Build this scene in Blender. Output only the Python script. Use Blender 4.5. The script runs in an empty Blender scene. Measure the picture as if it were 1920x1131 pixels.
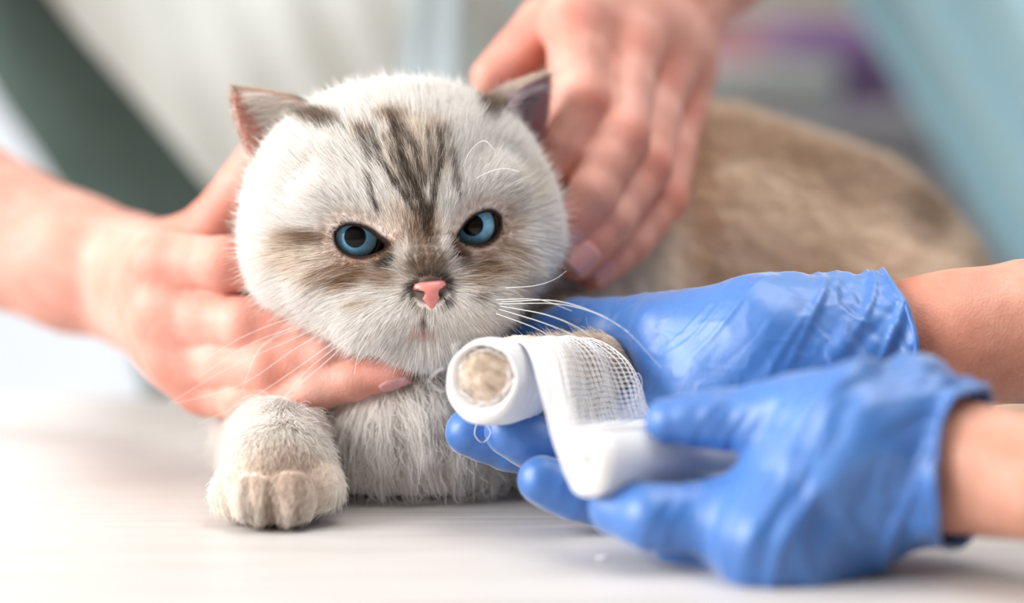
import bpy, math, random
import numpy as np
from mathutils import Matrix, Vector

rng = np.random.default_rng(7)
random.seed(7)
SC = bpy.context.scene
COL = SC.collection

# ------------------------------------------------------------------ camera
# world: table top is z = 0, +Y runs away from the lens, metres
FPX = 4533.0
CAMZ = 0.18
PITCH = math.radians(6.36)
R_ = np.array([1.0, 0, 0])
F_ = np.array([0, math.cos(PITCH), -math.sin(PITCH)])
U_ = np.array([0, math.sin(PITCH), math.cos(PITCH)])
CAM = np.array([0, 0, CAMZ])


def P(px, py, d):
    """a place in the room: picture direction + its own distance"""
    return CAM + d * ((px - 960) / FPX * R_ + (565.5 - py) / FPX * U_ + F_)


cam_d = bpy.data.cameras.new('camera')
cam_o = bpy.data.objects.new('camera', cam_d)
COL.objects.link(cam_o)
cam_o.location = CAM
cam_o.rotation_euler = (math.pi / 2 - PITCH, 0, 0)
cam_d.sensor_width = 36
cam_d.lens = FPX / 1920 * 36
cam_d.clip_start = 0.02
cam_d.dof.use_dof = True
cam_d.dof.focus_distance = 0.899
cam_d.dof.aperture_fstop = 2.3
SC.camera = cam_o

# ------------------------------------------------------------------ world, light, exposure
SC.view_settings.view_transform = 'Standard'
SC.view_settings.look = 'None'
SC.view_settings.gamma = 1
SC.view_settings.use_curve_mapping = False
SC.view_settings.exposure = -0.04
W = bpy.data.worlds.new('sky')
SC.world = W
W.use_nodes = True
W.node_tree.nodes['Background'].inputs[0].default_value = (0.92, 0.95, 1.0, 1)
W.node_tree.nodes['Background'].inputs[1].default_value = 1.15


def area(name, loc, target, sx, sy, power, col):
    d = bpy.data.lights.new(name, 'AREA')
    d.shape = 'RECTANGLE'
    d.size, d.size_y = sx, sy
    d.energy = power
    d.color = col
    o = bpy.data.objects.new(name, d)
    COL.objects.link(o)
    o.location = loc
    o.rotation_euler = (Vector(target) - Vector(loc)).to_track_quat('-Z', 'Y').to_euler()
    return o


area('window_light', (-2.02, 0.32, 0.98), (0.0, 0.95, 0.05), 1.9, 1.4, 104, (1.0, 0.972, 0.955))
area('back_window_light', (-0.85, 3.3, 0.40), (-0.35, 0.95, 0.1), 1.2, 2.1, 22, (1.0, 0.97, 0.94))
area('added_fill_light', (0.55, 0.85, 1.94), (0.55, 0.85, 0.0), 1.2, 1.4, 30, (1.0, 0.98, 0.96))  # added overhead fill, out of view, brightens curtain, cabinet and cat
SC.cycles.max_bounces = 10
SC.cycles.transparent_max_bounces = 16


# ------------------------------------------------------------------ helpers
def lin(r, g, b):
    def c(v):
        v /= 255.0
        return v / 12.92 if v <= 0.04045 else ((v + 0.055) / 1.055) ** 2.4
    return np.array([c(r), c(g), c(b)])


def rgba(r, g, b):
    return tuple(lin(r, g, b)) + (1.0,)


def unit(v):
    v = np.asarray(v, float)
    return v / (np.linalg.norm(v, axis=-1, keepdims=True) + 1e-12)


class Tree:
    """tiny node-tree helper"""

    def __init__(self, name):
        self.m = bpy.data.materials.new(name)
        self.m.use_nodes = True
        self.t = self.m.node_tree
        self.b = self.t.nodes['Principled BSDF']
        self.out = self.t.nodes['Material Output']

    def n(self, kind, **kw):
        nd = self.t.nodes.new(kind)
        for k, v in kw.items():
            if k in nd.inputs:
                nd.inputs[k].default_value = v
            else:
                setattr(nd, k, v)
        return nd

    def l(self, a, ao, b, bi):
        self.t.links.new(a.outputs[ao], b.inputs[bi])

    def set(self, **kw):
        for k, v in kw.items():
            self.b.inputs[k.replace('_', ' ')].default_value = v
        return self

    def coord(self, out='Object', scale=(1, 1, 1), rot=(0, 0, 0)):
        tc = self.n('ShaderNodeTexCoord')
        mp = self.n('ShaderNodeMapping')
        mp.inputs['Scale'].default_value = scale
        mp.inputs['Rotation'].default_value = rot
        self.l(tc, out, mp, 0)
        return mp

    def ramp(self, stops):
        r = self.n('ShaderNodeValToRGB')
        e = r.color_ramp.elements
        while len(e) > 1:
            e.remove(e[0])
        e[0].position, e[0].color = stops[0]
        for p, c in stops[1:]:
            x = e.new(p)
            x.color = c
        return r


def plain(name, col, rough=0.6, spec=0.3, noise=0.06, scale=40.0, bump=0.0, bscale=200.0, sss=0.0, sheen=0.0):
    T = Tree(name)
    mp = T.coord()
    nz = T.n('ShaderNodeTexNoise', Scale=scale, Detail=4.0)
    T.l(mp, 0, nz, 'Vector')
    a = np.clip(lin(*col) * (1 - noise * 2), 0, 1)
    b = np.clip(lin(*col) * (1 + noise * 2), 0, 1)
    r = T.ramp([(0.3, tuple(a) + (1,)), (0.7, tuple(b) + (1,))])
    T.l(nz, 0, r, 0)
    T.l(r, 0, T.b, 'Base Color')
    T.set(Roughness=rough, Specular_IOR_Level=spec)
    if sss:
        T.b.inputs['Subsurface Weight'].default_value = sss
        T.b.inputs['Subsurface Radius'].default_value = (1.0, 0.35, 0.2)
        T.b.inputs['Subsurface Scale'].default_value = 0.006
    if sheen:
        T.b.inputs['Sheen Weight'].default_value = sheen
    if bump:
        n2 = T.n('ShaderNodeTexNoise', Scale=bscale, Detail=3.0)
        T.l(mp, 0, n2, 'Vector')
        bp = T.n('ShaderNodeBump', Strength=bump, Distance=0.001)
        T.l(n2, 0, bp, 'Height')
        T.l(bp, 0, T.b, 'Normal')
    return T.m


def mesh_obj(name, verts, faces, mat=None, parent=None, smooth=True):
    me = bpy.data.meshes.new(name)
    me.from_pydata([tuple(v) for v in np.asarray(verts)] if not isinstance(verts, list) else verts, [],
                   faces.tolist() if isinstance(faces, np.ndarray) else faces)
    if mat is not None:
        me.materials.append(mat)
    me.update()
    if smooth:
        me.polygons.foreach_set('use_smooth', np.ones(len(me.polygons), dtype=bool))
    o = bpy.data.objects.new(name, me)
    COL.objects.link(o)
    if parent is not None:
        o.parent = parent
    return o


def vcol(o, cols, name='Col'):
    a = o.data.attributes.new(name, 'FLOAT_COLOR', 'POINT')
    c = np.ones((len(cols), 4), np.float32)
    c[:, :3] = cols
    a.data.foreach_set('color', c.ravel())


def empty(name, loc, label=None, cat=None, group=None):
    o = bpy.data.objects.new(name, None)
    COL.objects.link(o)
    o.location = loc
    o.empty_display_size = 0.02
    if label:
        o['label'] = label
    if cat:
        o['category'] = cat
    if group:
        o['group'] = group
    return o


def bisect(V, Q, co, no):
    """cut a mesh cleanly along a plane, keeping the side the normal points to"""
    import bmesh
    bm = bmesh.new()
    vs = [bm.verts.new(v) for v in V]
    for q in Q:
        bm.faces.new([vs[i] for i in q])
    bmesh.ops.bisect_plane(bm, geom=bm.verts[:] + bm.edges[:] + bm.faces[:], dist=1e-6, plane_co=co, plane_no=no, clear_inner=True)
    bm.verts.index_update()
    V2 = np.array([v.co[:] for v in bm.verts])
    F2 = [[v.index for v in f.verts] for f in bm.faces]
    bm.free()
    return V2, F2


def adopt(child, parent):
    """parent keeping the child where it stands"""
    child.parent = parent
    child.matrix_parent_inverse = Matrix.Translation(parent.location).inverted()


def tag(o, label, cat, group=None):
    o['label'] = label
    o['category'] = cat
    if group:
        o['group'] = group
    return o


def struct(o, label=None):
    o['kind'] = 'structure'
    if label:
        o['label'] = label
    return o


def box(name, c, s, mat, parent=None, bevel=0.0, rot=0.0, seg=2):
    import bmesh
    bm = bmesh.new()
    bmesh.ops.create_cube(bm, size=1.0)
    bmesh.ops.scale(bm, vec=s, verts=bm.verts)
    if bevel:
        bmesh.ops.bevel(bm, geom=bm.edges[:], offset=bevel, segments=seg, affect='EDGES', profile=0.5)
    if rot:
        bmesh.ops.rotate(bm, cent=(0, 0, 0), matrix=Matrix.Rotation(rot, 3, 'Z'), verts=bm.verts)
    bmesh.ops.translate(bm, vec=c, verts=bm.verts)
    me = bpy.data.meshes.new(name)
    bm.to_mesh(me)
    bm.free()
    me.materials.append(mat)
    o = bpy.data.objects.new(name, me)
    COL.objects.link(o)
    if parent is not None:
        adopt(o, parent)
    return o


# ------------------------------------------------------------------ implicit-surface modelling
def smin(a, b, k):
    if k <= 0:
        return np.minimum(a, b)
    h = np.maximum(k - np.abs(a - b), 0.0) / k
    return np.minimum(a, b) - h * h * k * 0.25


def cone(a, b, ra, rb):
    a = np.asarray(a, float)
    b = np.asarray(b, float)
    ab = b - a
    L2 = float(ab @ ab) + 1e-12

    def f(x, y, z):
        px, py, pz = x - a[0], y - a[1], z - a[2]
        t = np.clip((px * ab[0] + py * ab[1] + pz * ab[2]) / L2, 0, 1)
        return np.sqrt((px - t * ab[0]) ** 2 + (py - t * ab[1]) ** 2 + (pz - t * ab[2]) ** 2) - (ra + (rb - ra) * t)
    m = max(ra, rb)
    return f, np.minimum(a, b) - m, np.maximum(a, b) + m


def ell(c, r, M=None):
    c = np.asarray(c, float)
    r = np.asarray(r, float)

    def f(x, y, z):
        px, py, pz = x - c[0], y - c[1], z - c[2]
        if M is not None:
            px, py, pz = (M[0, 0] * px + M[1, 0] * py + M[2, 0] * pz, M[0, 1] * px + M[1, 1] * py + M[2, 1] * pz,
                          M[0, 2] * px + M[1, 2] * py + M[2, 2] * pz)
        k0 = np.sqrt((px / r[0]) ** 2 + (py / r[1]) ** 2 + (pz / r[2]) ** 2)
        k1 = np.sqrt((px / r[0] ** 2) ** 2 + (py / r[1] ** 2) ** 2 + (pz / r[2] ** 2) ** 2) + 1e-9
        return k0 * (k0 - 1.0) / k1
    m = r if M is None else np.array([r.max()] * 3)
    return f, c - m, c + m


class Field:
    def __init__(self, lo, hi, h):
        self.lo = np.asarray(lo, float)
        self.h = h
        n = np.ceil((np.asarray(hi, float) - self.lo) / h).astype(int) + 1
        self.ax = [self.lo[i] + h * np.arange(n[i]) for i in range(3)]
        self.F = np.full(tuple(n), 0.05, np.float32)

    def box(self, pr, m):
        lo, hi = pr[1] - m, pr[2] + m
        s = []
        for i in range(3):
            a = max(0, int(np.floor((lo[i] - self.lo[i]) / self.h)))
            b = min(len(self.ax[i]), int(np.ceil((hi[i] - self.lo[i]) / self.h)) + 1)
            if b <= a:
                return None, None
            s.append(slice(a, b))
        g = (self.ax[0][s[0]][:, None, None], self.ax[1][s[1]][None, :, None], self.ax[2][s[2]][None, None, :])
        return tuple(s), g

    def add(self, pr, k=0.0):
        s, g = self.box(pr, k + 4 * self.h)
        if s is not None:
            self.F[s] = smin(self.F[s], pr[0](*g), k)

    def cut(self, pr, k=0.0):
        s, g = self.box(pr, k + 4 * self.h)
        if s is not None:
            self.F[s] = -smin(-self.F[s], pr[0](*g), k)

    def at(self, p):
        """nearest-voxel value at points (…,3)"""
        i = np.rint((p - self.lo) / self.h).astype(int)
        ok = np.all((i >= 0) & (i < np.array(self.F.shape)), axis=-1)
        i = np.clip(i, 0, np.array(self.F.shape) - 1)
        return np.where(ok, self.F[i[..., 0], i[..., 1], i[..., 2]], 0.05)

    def nets(self, iso=0.0, F=None):
        F = (self.F if F is None else F) - iso
        ins = F < 0
        c = [(0, 0, 0), (1, 0, 0), (0, 1, 0), (1, 1, 0), (0, 0, 1), (1, 0, 1), (0, 1, 1), (1, 1, 1)]
        n = np.array(F.shape)

        def sh(A, o):
            return A[o[0]:n[0] - 1 + o[0], o[1]:n[1] - 1 + o[1], o[2]:n[2] - 1 + o[2]]
        cnt = sum(sh(ins, o).astype(np.int8) for o in c)
        act = (cnt > 0) & (cnt < 8)
        idx = np.argwhere(act)
        vid = np.full(act.shape, -1, np.int64)
        vid[act] = np.arange(len(idx))
        vals = np.stack([F[idx[:, 0] + o[0], idx[:, 1] + o[1], idx[:, 2] + o[2]] for o in c], 1)
        acc = np.zeros((len(idx), 3))
        num = np.zeros(len(idx))
        for i in range(8):
            for j in range(i + 1, 8):
                d = np.array(c[j]) - np.array(c[i])
                if np.abs(d).sum() != 1:
                    continue
                a, b = vals[:, i], vals[:, j]
                m = (a < 0) != (b < 0)
                t = np.where(m, a / np.where(m, a - b, 1), 0)
                acc += m[:, None] * (np.array(c[i]) + t[:, None] * d)
                num += m
        V = self.lo + self.h * (idx + acc / num[:, None])
        Q = []
        for ax in range(3):
            a, b = (ax + 1) % 3, (ax + 2) % 3
            s0 = [slice(1, -1)] * 3
            s1 = [slice(1, -1)] * 3
            s0[ax] = slice(0, -1)
            s1[ax] = slice(1, None)
            A, B = ins[tuple(s0)], ins[tuple(s1)]
            e = np.argwhere(A != B)
            if not len(e):
                continue
            flip = A[e[:, 0], e[:, 1], e[:, 2]]
            off = np.ones(3, int)
            off[ax] = 0
            e = e + off

            def cell(da, db):
                q = e.copy()
                q[:, a] -= da
                q[:, b] -= db
                return vid[q[:, 0], q[:, 1], q[:, 2]]
            q = np.stack([cell(1, 1), cell(0, 1), cell(0, 0), cell(1, 0)], 1)
            q[~flip] = q[~flip][:, ::-1]
            Q.append(q)
        Q = np.concatenate(Q) if Q else np.zeros((0, 4), int)
        Q = Q[(Q >= 0).all(1)]
        return V, Q


def vnormals(V, Q):
    fn = np.cross(V[Q[:, 2]] - V[Q[:, 0]], V[Q[:, 3]] - V[Q[:, 1]])
    N = np.zeros_like(V)
    for i in range(4):
        np.add.at(N, Q[:, i], fn)
    return unit(N)


def relax(V, Q, it=2, w=0.5):
    E = np.concatenate([Q[:, [0, 1]], Q[:, [1, 2]], Q[:, [2, 3]], Q[:, [3, 0]]])
    for _ in range(it):
        S = np.zeros_like(V)
        C = np.zeros(len(V))
        for a, b in ((0, 1), (1, 0)):
            np.add.at(S, E[:, a], V[E[:, b]])
            np.add.at(C, E[:, a], 1)
        V = V * (1 - w) + w * S / np.maximum(C, 1)[:, None]
    return V


def noise3(p, s, seed=0):
    """smooth value noise, about -1..1"""
    q = p * s + seed * 17.31
    i = np.floor(q).astype(np.int64)
    f = q - i
    f = f * f * (3 - 2 * f)
    out = 0
    for dx in (0, 1):
        for dy in (0, 1):
            for dz in (0, 1):
                h = ((i[..., 0] + dx) * 73856093) ^ ((i[..., 1] + dy) * 19349663) ^ ((i[..., 2] + dz) * 83492791) ^ (seed * 2654435)
                h = (h ^ (h >> 13)) * 1274126177 & 0x7fffffff
                v = (h ^ (h >> 16)) % 65536 / 32768.0 - 1
                w = (f[..., 0] if dx else 1 - f[..., 0]) * (f[..., 1] if dy else 1 - f[..., 1]) * (f[..., 2] if dz else 1 - f[..., 2])
                out = out + v * w
    return out


def seg_dist(q, a, b):
    """distance of 2-D points to a segment, and the parameter"""
    a = np.asarray(a, float)
    b = np.asarray(b, float)
    ab = b - a
    t = np.clip(((q - a) @ ab) / (ab @ ab + 1e-12), 0, 1)
    return np.linalg.norm(q - a - t[:, None] * ab, axis=1), t


def sstep(a, b, x):
    t = np.clip((x - a) / (b - a), 0, 1)
    return t * t * (3 - 2 * t)


def spline(pts, n):
    """Catmull-Rom through points"""
    p = np.asarray(pts, float)
    p = np.vstack([2 * p[0] - p[1], p, 2 * p[-1] - p[-2]])
    m = len(p) - 3
    t = np.linspace(0, m, n)
    i = np.clip(t.astype(int), 0, m - 1)
    u = (t - i)[:, None]
    a, b, c, d = p[i], p[i + 1], p[i + 2], p[i + 3]
    return 0.5 * (2 * b + (c - a) * u + (2 * a - 5 * b + 4 * c - d) * u ** 2 + (3 * b - a - 3 * c + d) * u ** 3)


def tubes(lines, rad, sides=4):
    """many polylines as thin tubes in one vertex/face list; rad: number or list of per-point radii"""
    V, Fc = [], []
    base = 0
    for li, pts in enumerate(lines):
        pts = np.asarray(pts, float)
        n = len(pts)
        r = rad[li] if isinstance(rad, list) else rad
        r = np.broadcast_to(np.asarray(r, float), (n,))
        t = unit(np.gradient(pts, axis=0))
        ref = np.array([0.13, 0.31, 0.94]) if abs(t[0] @ np.array([0.13, 0.31, 0.94])) < 0.9 else np.array([1.0, 0, 0])
        u = unit(np.cross(t, ref))
        v = np.cross(t, u)
        for k in range(sides):
            a = 2 * math.pi * k / sides
            V.append(pts + r[:, None] * (math.cos(a) * u + math.sin(a) * v))
        i = np.arange(n - 1)
        for k in range(sides):
            k2 = (k + 1) % sides
            Fc.append(np.stack([base + k * n + i, base + k2 * n + i, base + k2 * n + i + 1, base + k * n + i + 1], 1))
        base += n * sides
    return np.concatenate(V), np.concatenate(Fc)


def sheet(G, thick=0.0):
    """grid of points (n,m,3) to quads; thick > 0 gives it two faces and rims"""
    n, m = G.shape[:2]
    V = G.reshape(-1, 3)
    i, j = np.meshgrid(np.arange(n - 1), np.arange(m - 1), indexing='ij')
    q = np.stack([i * m + j, i * m + j + 1, (i + 1) * m + j + 1, (i + 1) * m + j], -1).reshape(-1, 4)
    if not thick:
        return V, q
    N = vnormals(V, q)
    V2 = np.vstack([V + N * thick / 2, V - N * thick / 2])
    k = n * m
    rim = ([(0, j) for j in range(m)] + [(i, m - 1) for i in range(1, n)] + [(n - 1, j) for j in range(m - 2, -1, -1)]
           + [(i, 0) for i in range(n - 2, 0, -1)])
    r = np.array([a * m + b for a, b in rim])
    r2 = np.roll(r, -1)
    return V2, np.vstack([q, q[:, ::-1] + k, np.stack([r2, r, r + k, r2 + k], 1)])


# ------------------------------------------------------------------ materials
def skin_mat(name, a, b, c):
    T = Tree(name)
    mp = T.coord()
    n1 = T.n('ShaderNodeTexNoise', Scale=55.0, Detail=5.0, Roughness=0.6)
    T.l(mp, 0, n1, 'Vector')
    r = T.ramp([(0.32, rgba(*a)), (0.5, rgba(*b)), (0.7, rgba(*c))])
    T.l(n1, 0, r, 0)
    at = T.n('ShaderNodeAttribute', attribute_name='Col')
    mx = T.n('ShaderNodeMix', data_type='RGBA', blend_type='MULTIPLY')
    mx.inputs[0].default_value = 1.0
    T.l(r, 0, mx, 6)
    T.l(at, 0, mx, 7)
    T.l(mx, 2, T.b, 'Base Color')
    T.set(Roughness=0.5, Specular_IOR_Level=0.35)
    T.b.inputs['Subsurface Weight'].default_value = 0.25
    T.b.inputs['Subsurface Radius'].default_value = (1.0, 0.35, 0.18)
    T.b.inputs['Subsurface Scale'].default_value = 0.005
    n2 = T.n('ShaderNodeTexVoronoi', Scale=900.0)
    T.l(mp, 0, n2, 'Vector')
    n3 = T.n('ShaderNodeTexNoise', Scale=260.0, Detail=4.0)
    T.l(mp, 0, n3, 'Vector')
    ad = T.n('ShaderNodeMath', operation='ADD')
    T.l(n2, 0, ad, 0)
    T.l(n3, 0, ad, 1)
    bp = T.n('ShaderNodeBump', Strength=0.25, Distance=0.0006)
    T.l(ad, 0, bp, 'Height')
    T.l(bp, 0, T.b, 'Normal')
    return T.m


M = {}
M['skin_man'] = skin_mat('man_skin', (210, 149, 133), (220, 162, 147), (229, 176, 162))
M['skin_vet'] = skin_mat('vet_skin', (192, 136, 114), (206, 151, 130), (216, 165, 145))
M['nail'] = plain('nail', (206, 150, 150), 0.3, 0.5, 0.03)


def glove_mat():
    T = Tree('blue_nitrile')
    mp = T.coord()
    n1 = T.n('ShaderNodeTexNoise', Scale=30.0, Detail=3.0)
    T.l(mp, 0, n1, 'Vector')
    r = T.ramp([(0.3, rgba(46, 104, 178)), (0.7, rgba(58, 118, 194))])
    T.l(n1, 0, r, 0)
    T.l(r, 0, T.b, 'Base Color')
    T.set(Roughness=0.46, Specular_IOR_Level=0.65)
    T.b.inputs['Coat Weight'].default_value = 0.55
    T.b.inputs['Coat Roughness'].default_value = 0.45
    T.b.inputs['Subsurface Weight'].default_value = 0.08
    T.b.inputs['Subsurface Radius'].default_value = (0.3, 0.5, 1.0)
    T.b.inputs['Subsurface Scale'].default_value = 0.003
    T.b.inputs['Sheen Weight'].default_value = 0.6
    T.b.inputs['Sheen Roughness'].default_value = 0.35
    n2 = T.n('ShaderNodeTexNoise', Scale=420.0, Detail=3.0)
    T.l(mp, 0, n2, 'Vector')
    bp = T.n('ShaderNodeBump', Strength=0.15, Distance=0.0006)
    T.l(n2, 0, bp, 'Height')
    T.l(bp, 0, T.b, 'Normal')
    return T.m


M['glove'] = glove_mat()


def fur_mat(name, translucent=0.5):
    T = Tree(name)
    at = T.n('ShaderNodeAttribute', attribute_name='Col')
    T.l(at, 0, T.b, 'Base Color')
    T.set(Roughness=0.55, Specular_IOR_Level=0.25)
    tr = T.n('ShaderNodeBsdfTranslucent')
    T.l(at, 0, tr, 0)
    mx = T.n('ShaderNodeMixShader')
    mx.inputs[0].default_value = translucent
    T.l(T.b, 0, mx, 1)
    T.l(tr, 0, mx, 2)
    T.l(mx, 0, T.out, 0)
    return T.m


M['fur'] = fur_mat('cat_fur')


def coat_mat():
    T = Tree('cat_coat')
    at = T.n('ShaderNodeAttribute', attribute_name='Col')
    T.l(at, 0, T.b, 'Base Color')
    T.set(Roughness=0.8, Specular_IOR_Level=0.1)
    T.b.inputs['Subsurface Weight'].default_value = 0.2
    T.b.inputs['Subsurface Radius'].default_value = (1.0, 0.5, 0.35)
    T.b.inputs['Subsurface Scale'].default_value = 0.004
    return T.m


M['coat'] = coat_mat()


# ================================================================== THE ROOM
M['wall'] = plain('painted_wall', (168, 163, 150), 0.8, 0.2, 0.02, 3.0)
M['trim'] = plain('white_trim', (236, 236, 232), 0.5, 0.4, 0.01)
M['floor'] = plain('vinyl_floor', (196, 190, 180), 0.45, 0.4, 0.05, 6.0)


def glass_mat():
    T = Tree('window_glass')
    tr = T.n('ShaderNodeBsdfTransparent')
    gl = T.n('ShaderNodeBsdfGlossy', Roughness=0.02)
    mx = T.n('ShaderNodeMixShader')
    mx.inputs[0].default_value = 0.05
    T.l(tr, 0, mx, 1)
    T.l(gl, 0, mx, 2)
    T.l(mx, 0, T.out, 0)
    return T.m


M['glass'] = glass_mat()
M['wall_front'] = plain('taupe_paint', (120, 114, 108), 0.8, 0.2, 0.02, 3.0)
FZ = -0.90
struct(box('floor', (0, 1.0, FZ - 0.03), (4.6, 4.8, 0.06), M['floor']))


def wall_with_opening(name, axis, pos, u0, u1, z0, z1, o0, o1, p0, p1, t=0.12):
    """one wall mesh of four slabs around a window opening"""
    import bmesh
    bm = bmesh.new()
    for (a, b, c, d) in ((u0, o0, z0, z1), (o1, u1, z0, z1), (o0, o1, z0, p0), (o0, o1, p1, z1)):
        if b - a < 1e-4 or d - c < 1e-4:
            continue
        r = bmesh.ops.create_cube(bm, size=1.0)
        s = (b - a, t, d - c) if axis == 'x' else (t, b - a, d - c)
        m = ((a + b) / 2, pos, (c + d) / 2) if axis == 'x' else (pos, (a + b) / 2, (c + d) / 2)
        bmesh.ops.scale(bm, vec=s, verts=r['verts'])
        bmesh.ops.translate(bm, vec=m, verts=r['verts'])
    me = bpy.data.meshes.new(name)
    bm.to_mesh(me)
    bm.free()
    me.materials.append(M['wall'])
    o = bpy.data.objects.new(name, me)
    COL.objects.link(o)
    return struct(o)


wall_with_opening('wall_back', 'x', 3.1, -2.0, 2.2, FZ, 2.0, -1.42, -0.28, -0.65, 1.45)
wall_with_opening('wall_left', 'y', -1.95, -1.0, 3.05, FZ, 2.0, -0.72, 1.22, 0.02, 1.68)
struct(box('wall_right', (2.2, 1.0, 0.55), (0.12, 4.1, 2.9), M['wall']))
struct(box('ceiling', (0, 1.0, 2.03), (4.6, 4.8, 0.06), M['trim']))
struct(box('baseboard_back', (0.1, 3.03, FZ + 0.05), (4.0, 0.02, 0.1), M['trim']))


def window(name, axis, pos, a, b, c, d, bars):
    root = empty(name, ((a + b) / 2, pos, c) if axis == 'x' else (pos, (a + b) / 2, c))
    struct(root)

    def bar(nm, u, z, su, sz, mt, t=0.06):
        return box(nm, (u, pos, z) if axis == 'x' else (pos, u, z), (su, t, sz) if axis == 'x' else (t, su, sz), mt, root, 0.004)
    for u in (a, b):
        bar('window_frame', u, (c + d) / 2, 0.05, d - c, M['trim'])
    for z in (c, d):
        bar('window_frame', (a + b) / 2, z, b - a, 0.05, M['trim'])
    for u in bars:
        bar('window_frame', u, (c + d) / 2, 0.03, d - c, M['trim'])
    e = [a] + list(bars) + [b]
    for u, v in zip(e[:-1], e[1:]):
        g = box('window_pane', ((u + v) / 2, pos, (c + d) / 2) if axis == 'x' else (pos, (u + v) / 2, (c + d) / 2),
                (v - u - 0.03, 0.004, d - c - 0.05) if axis == 'x' else (0.004, v - u - 0.03, d - c - 0.05), M['glass'], root)
    bar('window_sill', (a + b) / 2, c - 0.03, b - a + 0.1, 0.03, M['trim'], 0.16)


struct(box('wall_front', (0.1, -1.0, 0.55), (4.2, 0.12, 2.9), M['wall_front']))
window('window_1', 'x', 3.1, -1.39, -0.31, -0.62, 1.42, (-0.85,))
window('window_2', 'y', -1.95, -0.69, 1.19, 0.05, 1.65, (0.25,))


M['diffuser'] = plain('fill_lamp_diffuser', (246, 246, 244), 0.4, 0.3, 0.0)
lamp = empty('added_fill_lamp', (0.55, 0.85, 2.0), 'added white fill lamp, unseen, above the table end', 'lamp')  # invented fitting that carries the added overhead fill
box('housing', (0.55, 0.85, 1.985), (1.26, 1.46, 0.03), M['trim'], lamp, 0.004)
box('diffuser', (0.55, 0.85, 1.966), (1.20, 1.40, 0.008), M['diffuser'], lamp, 0.002)

# ------------------------------------------------------------------ table of white-washed boards
def board_mat():
    T = Tree('whitewashed_wood')
    mp = T.coord(scale=(2.2, 34.0, 34.0))
    n1 = T.n('ShaderNodeTexNoise', noise_dimensions='4D', Scale=3.0, Detail=6.0, Roughness=0.62)
    T.l(mp, 0, n1, 'Vector')
    oi = T.n('ShaderNodeObjectInfo')
    T.l(oi, 'Random', n1, 'W')
    r = T.ramp([(0.22, rgba(170, 166, 162)), (0.45, rgba(197, 193, 190)), (0.75, rgba(210, 207, 205))])
    T.l(n1, 0, r, 0)
    mp2 = T.coord(scale=(9.0, 260.0, 60.0))
    n2 = T.n('ShaderNodeTexNoise', Scale=1.6, Detail=4.0)
    T.l(mp2, 0, n2, 'Vector')
    r2 = T.ramp([(0.66, (1, 1, 1, 1)), (0.76, (0.72, 0.69, 0.66, 1))])
    T.l(n2, 0, r2, 0)
    mx = T.n('ShaderNodeMix', data_type='RGBA', blend_type='MULTIPLY')
    mx.inputs[0].default_value = 0.55
    T.l(r, 0, mx, 6)
    T.l(r2, 0, mx, 7)
    T.l(mx, 2, T.b, 'Base Color')
    T.set(Roughness=0.42, Specular_IOR_Level=0.4)
    bp = T.n('ShaderNodeBump', Strength=0.3, Distance=0.0008)
    T.l(n2, 0, bp, 'Height')
    T.l(bp, 0, T.b, 'Normal')
    return T.m


M['board'] = board_mat()
M['leg'] = plain('white_lacquer', (228, 225, 219), 0.45, 0.4, 0.02)
table = empty('exam_table', (-0.28, 0.8, FZ), 'long white-washed wooden table the cat lies on', 'table')
NB = 8
y0, y1 = 0.385, 1.19
bw = (y1 - y0) / NB
for k in range(NB):
    box('plank', (-0.28, y0 + bw * (k + 0.5), -0.014), (1.44, bw - 0.00015, 0.028), M['board'], table, 0.0002, 0, 1)
for sx in (-1, 1):
    for yy in (y0 + 0.07, y1 - 0.07):
        box('leg', (-0.28 + sx * 0.65, yy, (FZ - 0.1) / 2 + 0.036), (0.06, 0.06, -FZ - 0.03), M['leg'], table, 0.004)
for yy in (y0 + 0.07, y1 - 0.07):
    box('rail', (-0.28, yy, -0.068), (1.24, 0.025, 0.08), M['leg'], table, 0.003)
for sx in (-1, 1):
    box('rail', (-0.28 + sx * 0.65, (y0 + y1) / 2, -0.068), (0.025, y1 - y0 - 0.2, 0.08), M['leg'], table, 0.003)

# ------------------------------------------------------------------ things far behind, right
M['cabinet'] = plain('lilac_grey_laminate', (206, 198, 204), 0.55, 0.3, 0.02)
M['chrome'] = plain('brushed_steel', (180, 180, 182), 0.3, 0.6, 0.02)
M['chrome'].node_tree.nodes['Principled BSDF'].inputs['Metallic'].default_value = 0.9
ctop = float(P(1400, 205, 1.80)[2])
cx0, cx1 = 0.02, 0.62
cy = 1.98
cab = empty('cabinet', ((cx0 + cx1) / 2, cy, FZ), 'pale lilac-grey cabinet standing behind the cat by the blue curtain', 'cabinet')
cw = cx1 - cx0
box('body', ((cx0 + cx1) / 2, cy, (FZ + 0.08 + ctop - 0.02) / 2), (cw, 0.40, ctop - 0.02 - FZ - 0.08), M['cabinet'], cab, 0.003)
box('worktop', ((cx0 + cx1) / 2, cy - 0.005, ctop - 0.01), (cw + 0.02, 0.43, 0.02), M['cabinet'], cab, 0.003)
box('plinth', ((cx0 + cx1) / 2, cy + 0.02, FZ + 0.04), (cw - 0.04, 0.34, 0.08), M['cabinet'], cab)
for k in range(2):
    dr = box('door', (cx0 + cw * (0.25 + 0.5 * k), cy - 0.209, (FZ + 0.08 + ctop - 0.03) / 2), (cw / 2 - 0.006, 0.018, ctop - 0.04 - FZ - 0.09), M['cabinet'], cab, 0.002)
    h = box('handle', (cx0 + cw * (0.45 if k == 0 else 0.55), cy - 0.232, ctop - 0.32), (0.012, 0.02, 0.14), M['chrome'], None, 0.004)
    h.parent = dr
    h.matrix_parent_inverse = Matrix.Translation(cab.location).inverted()


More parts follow.
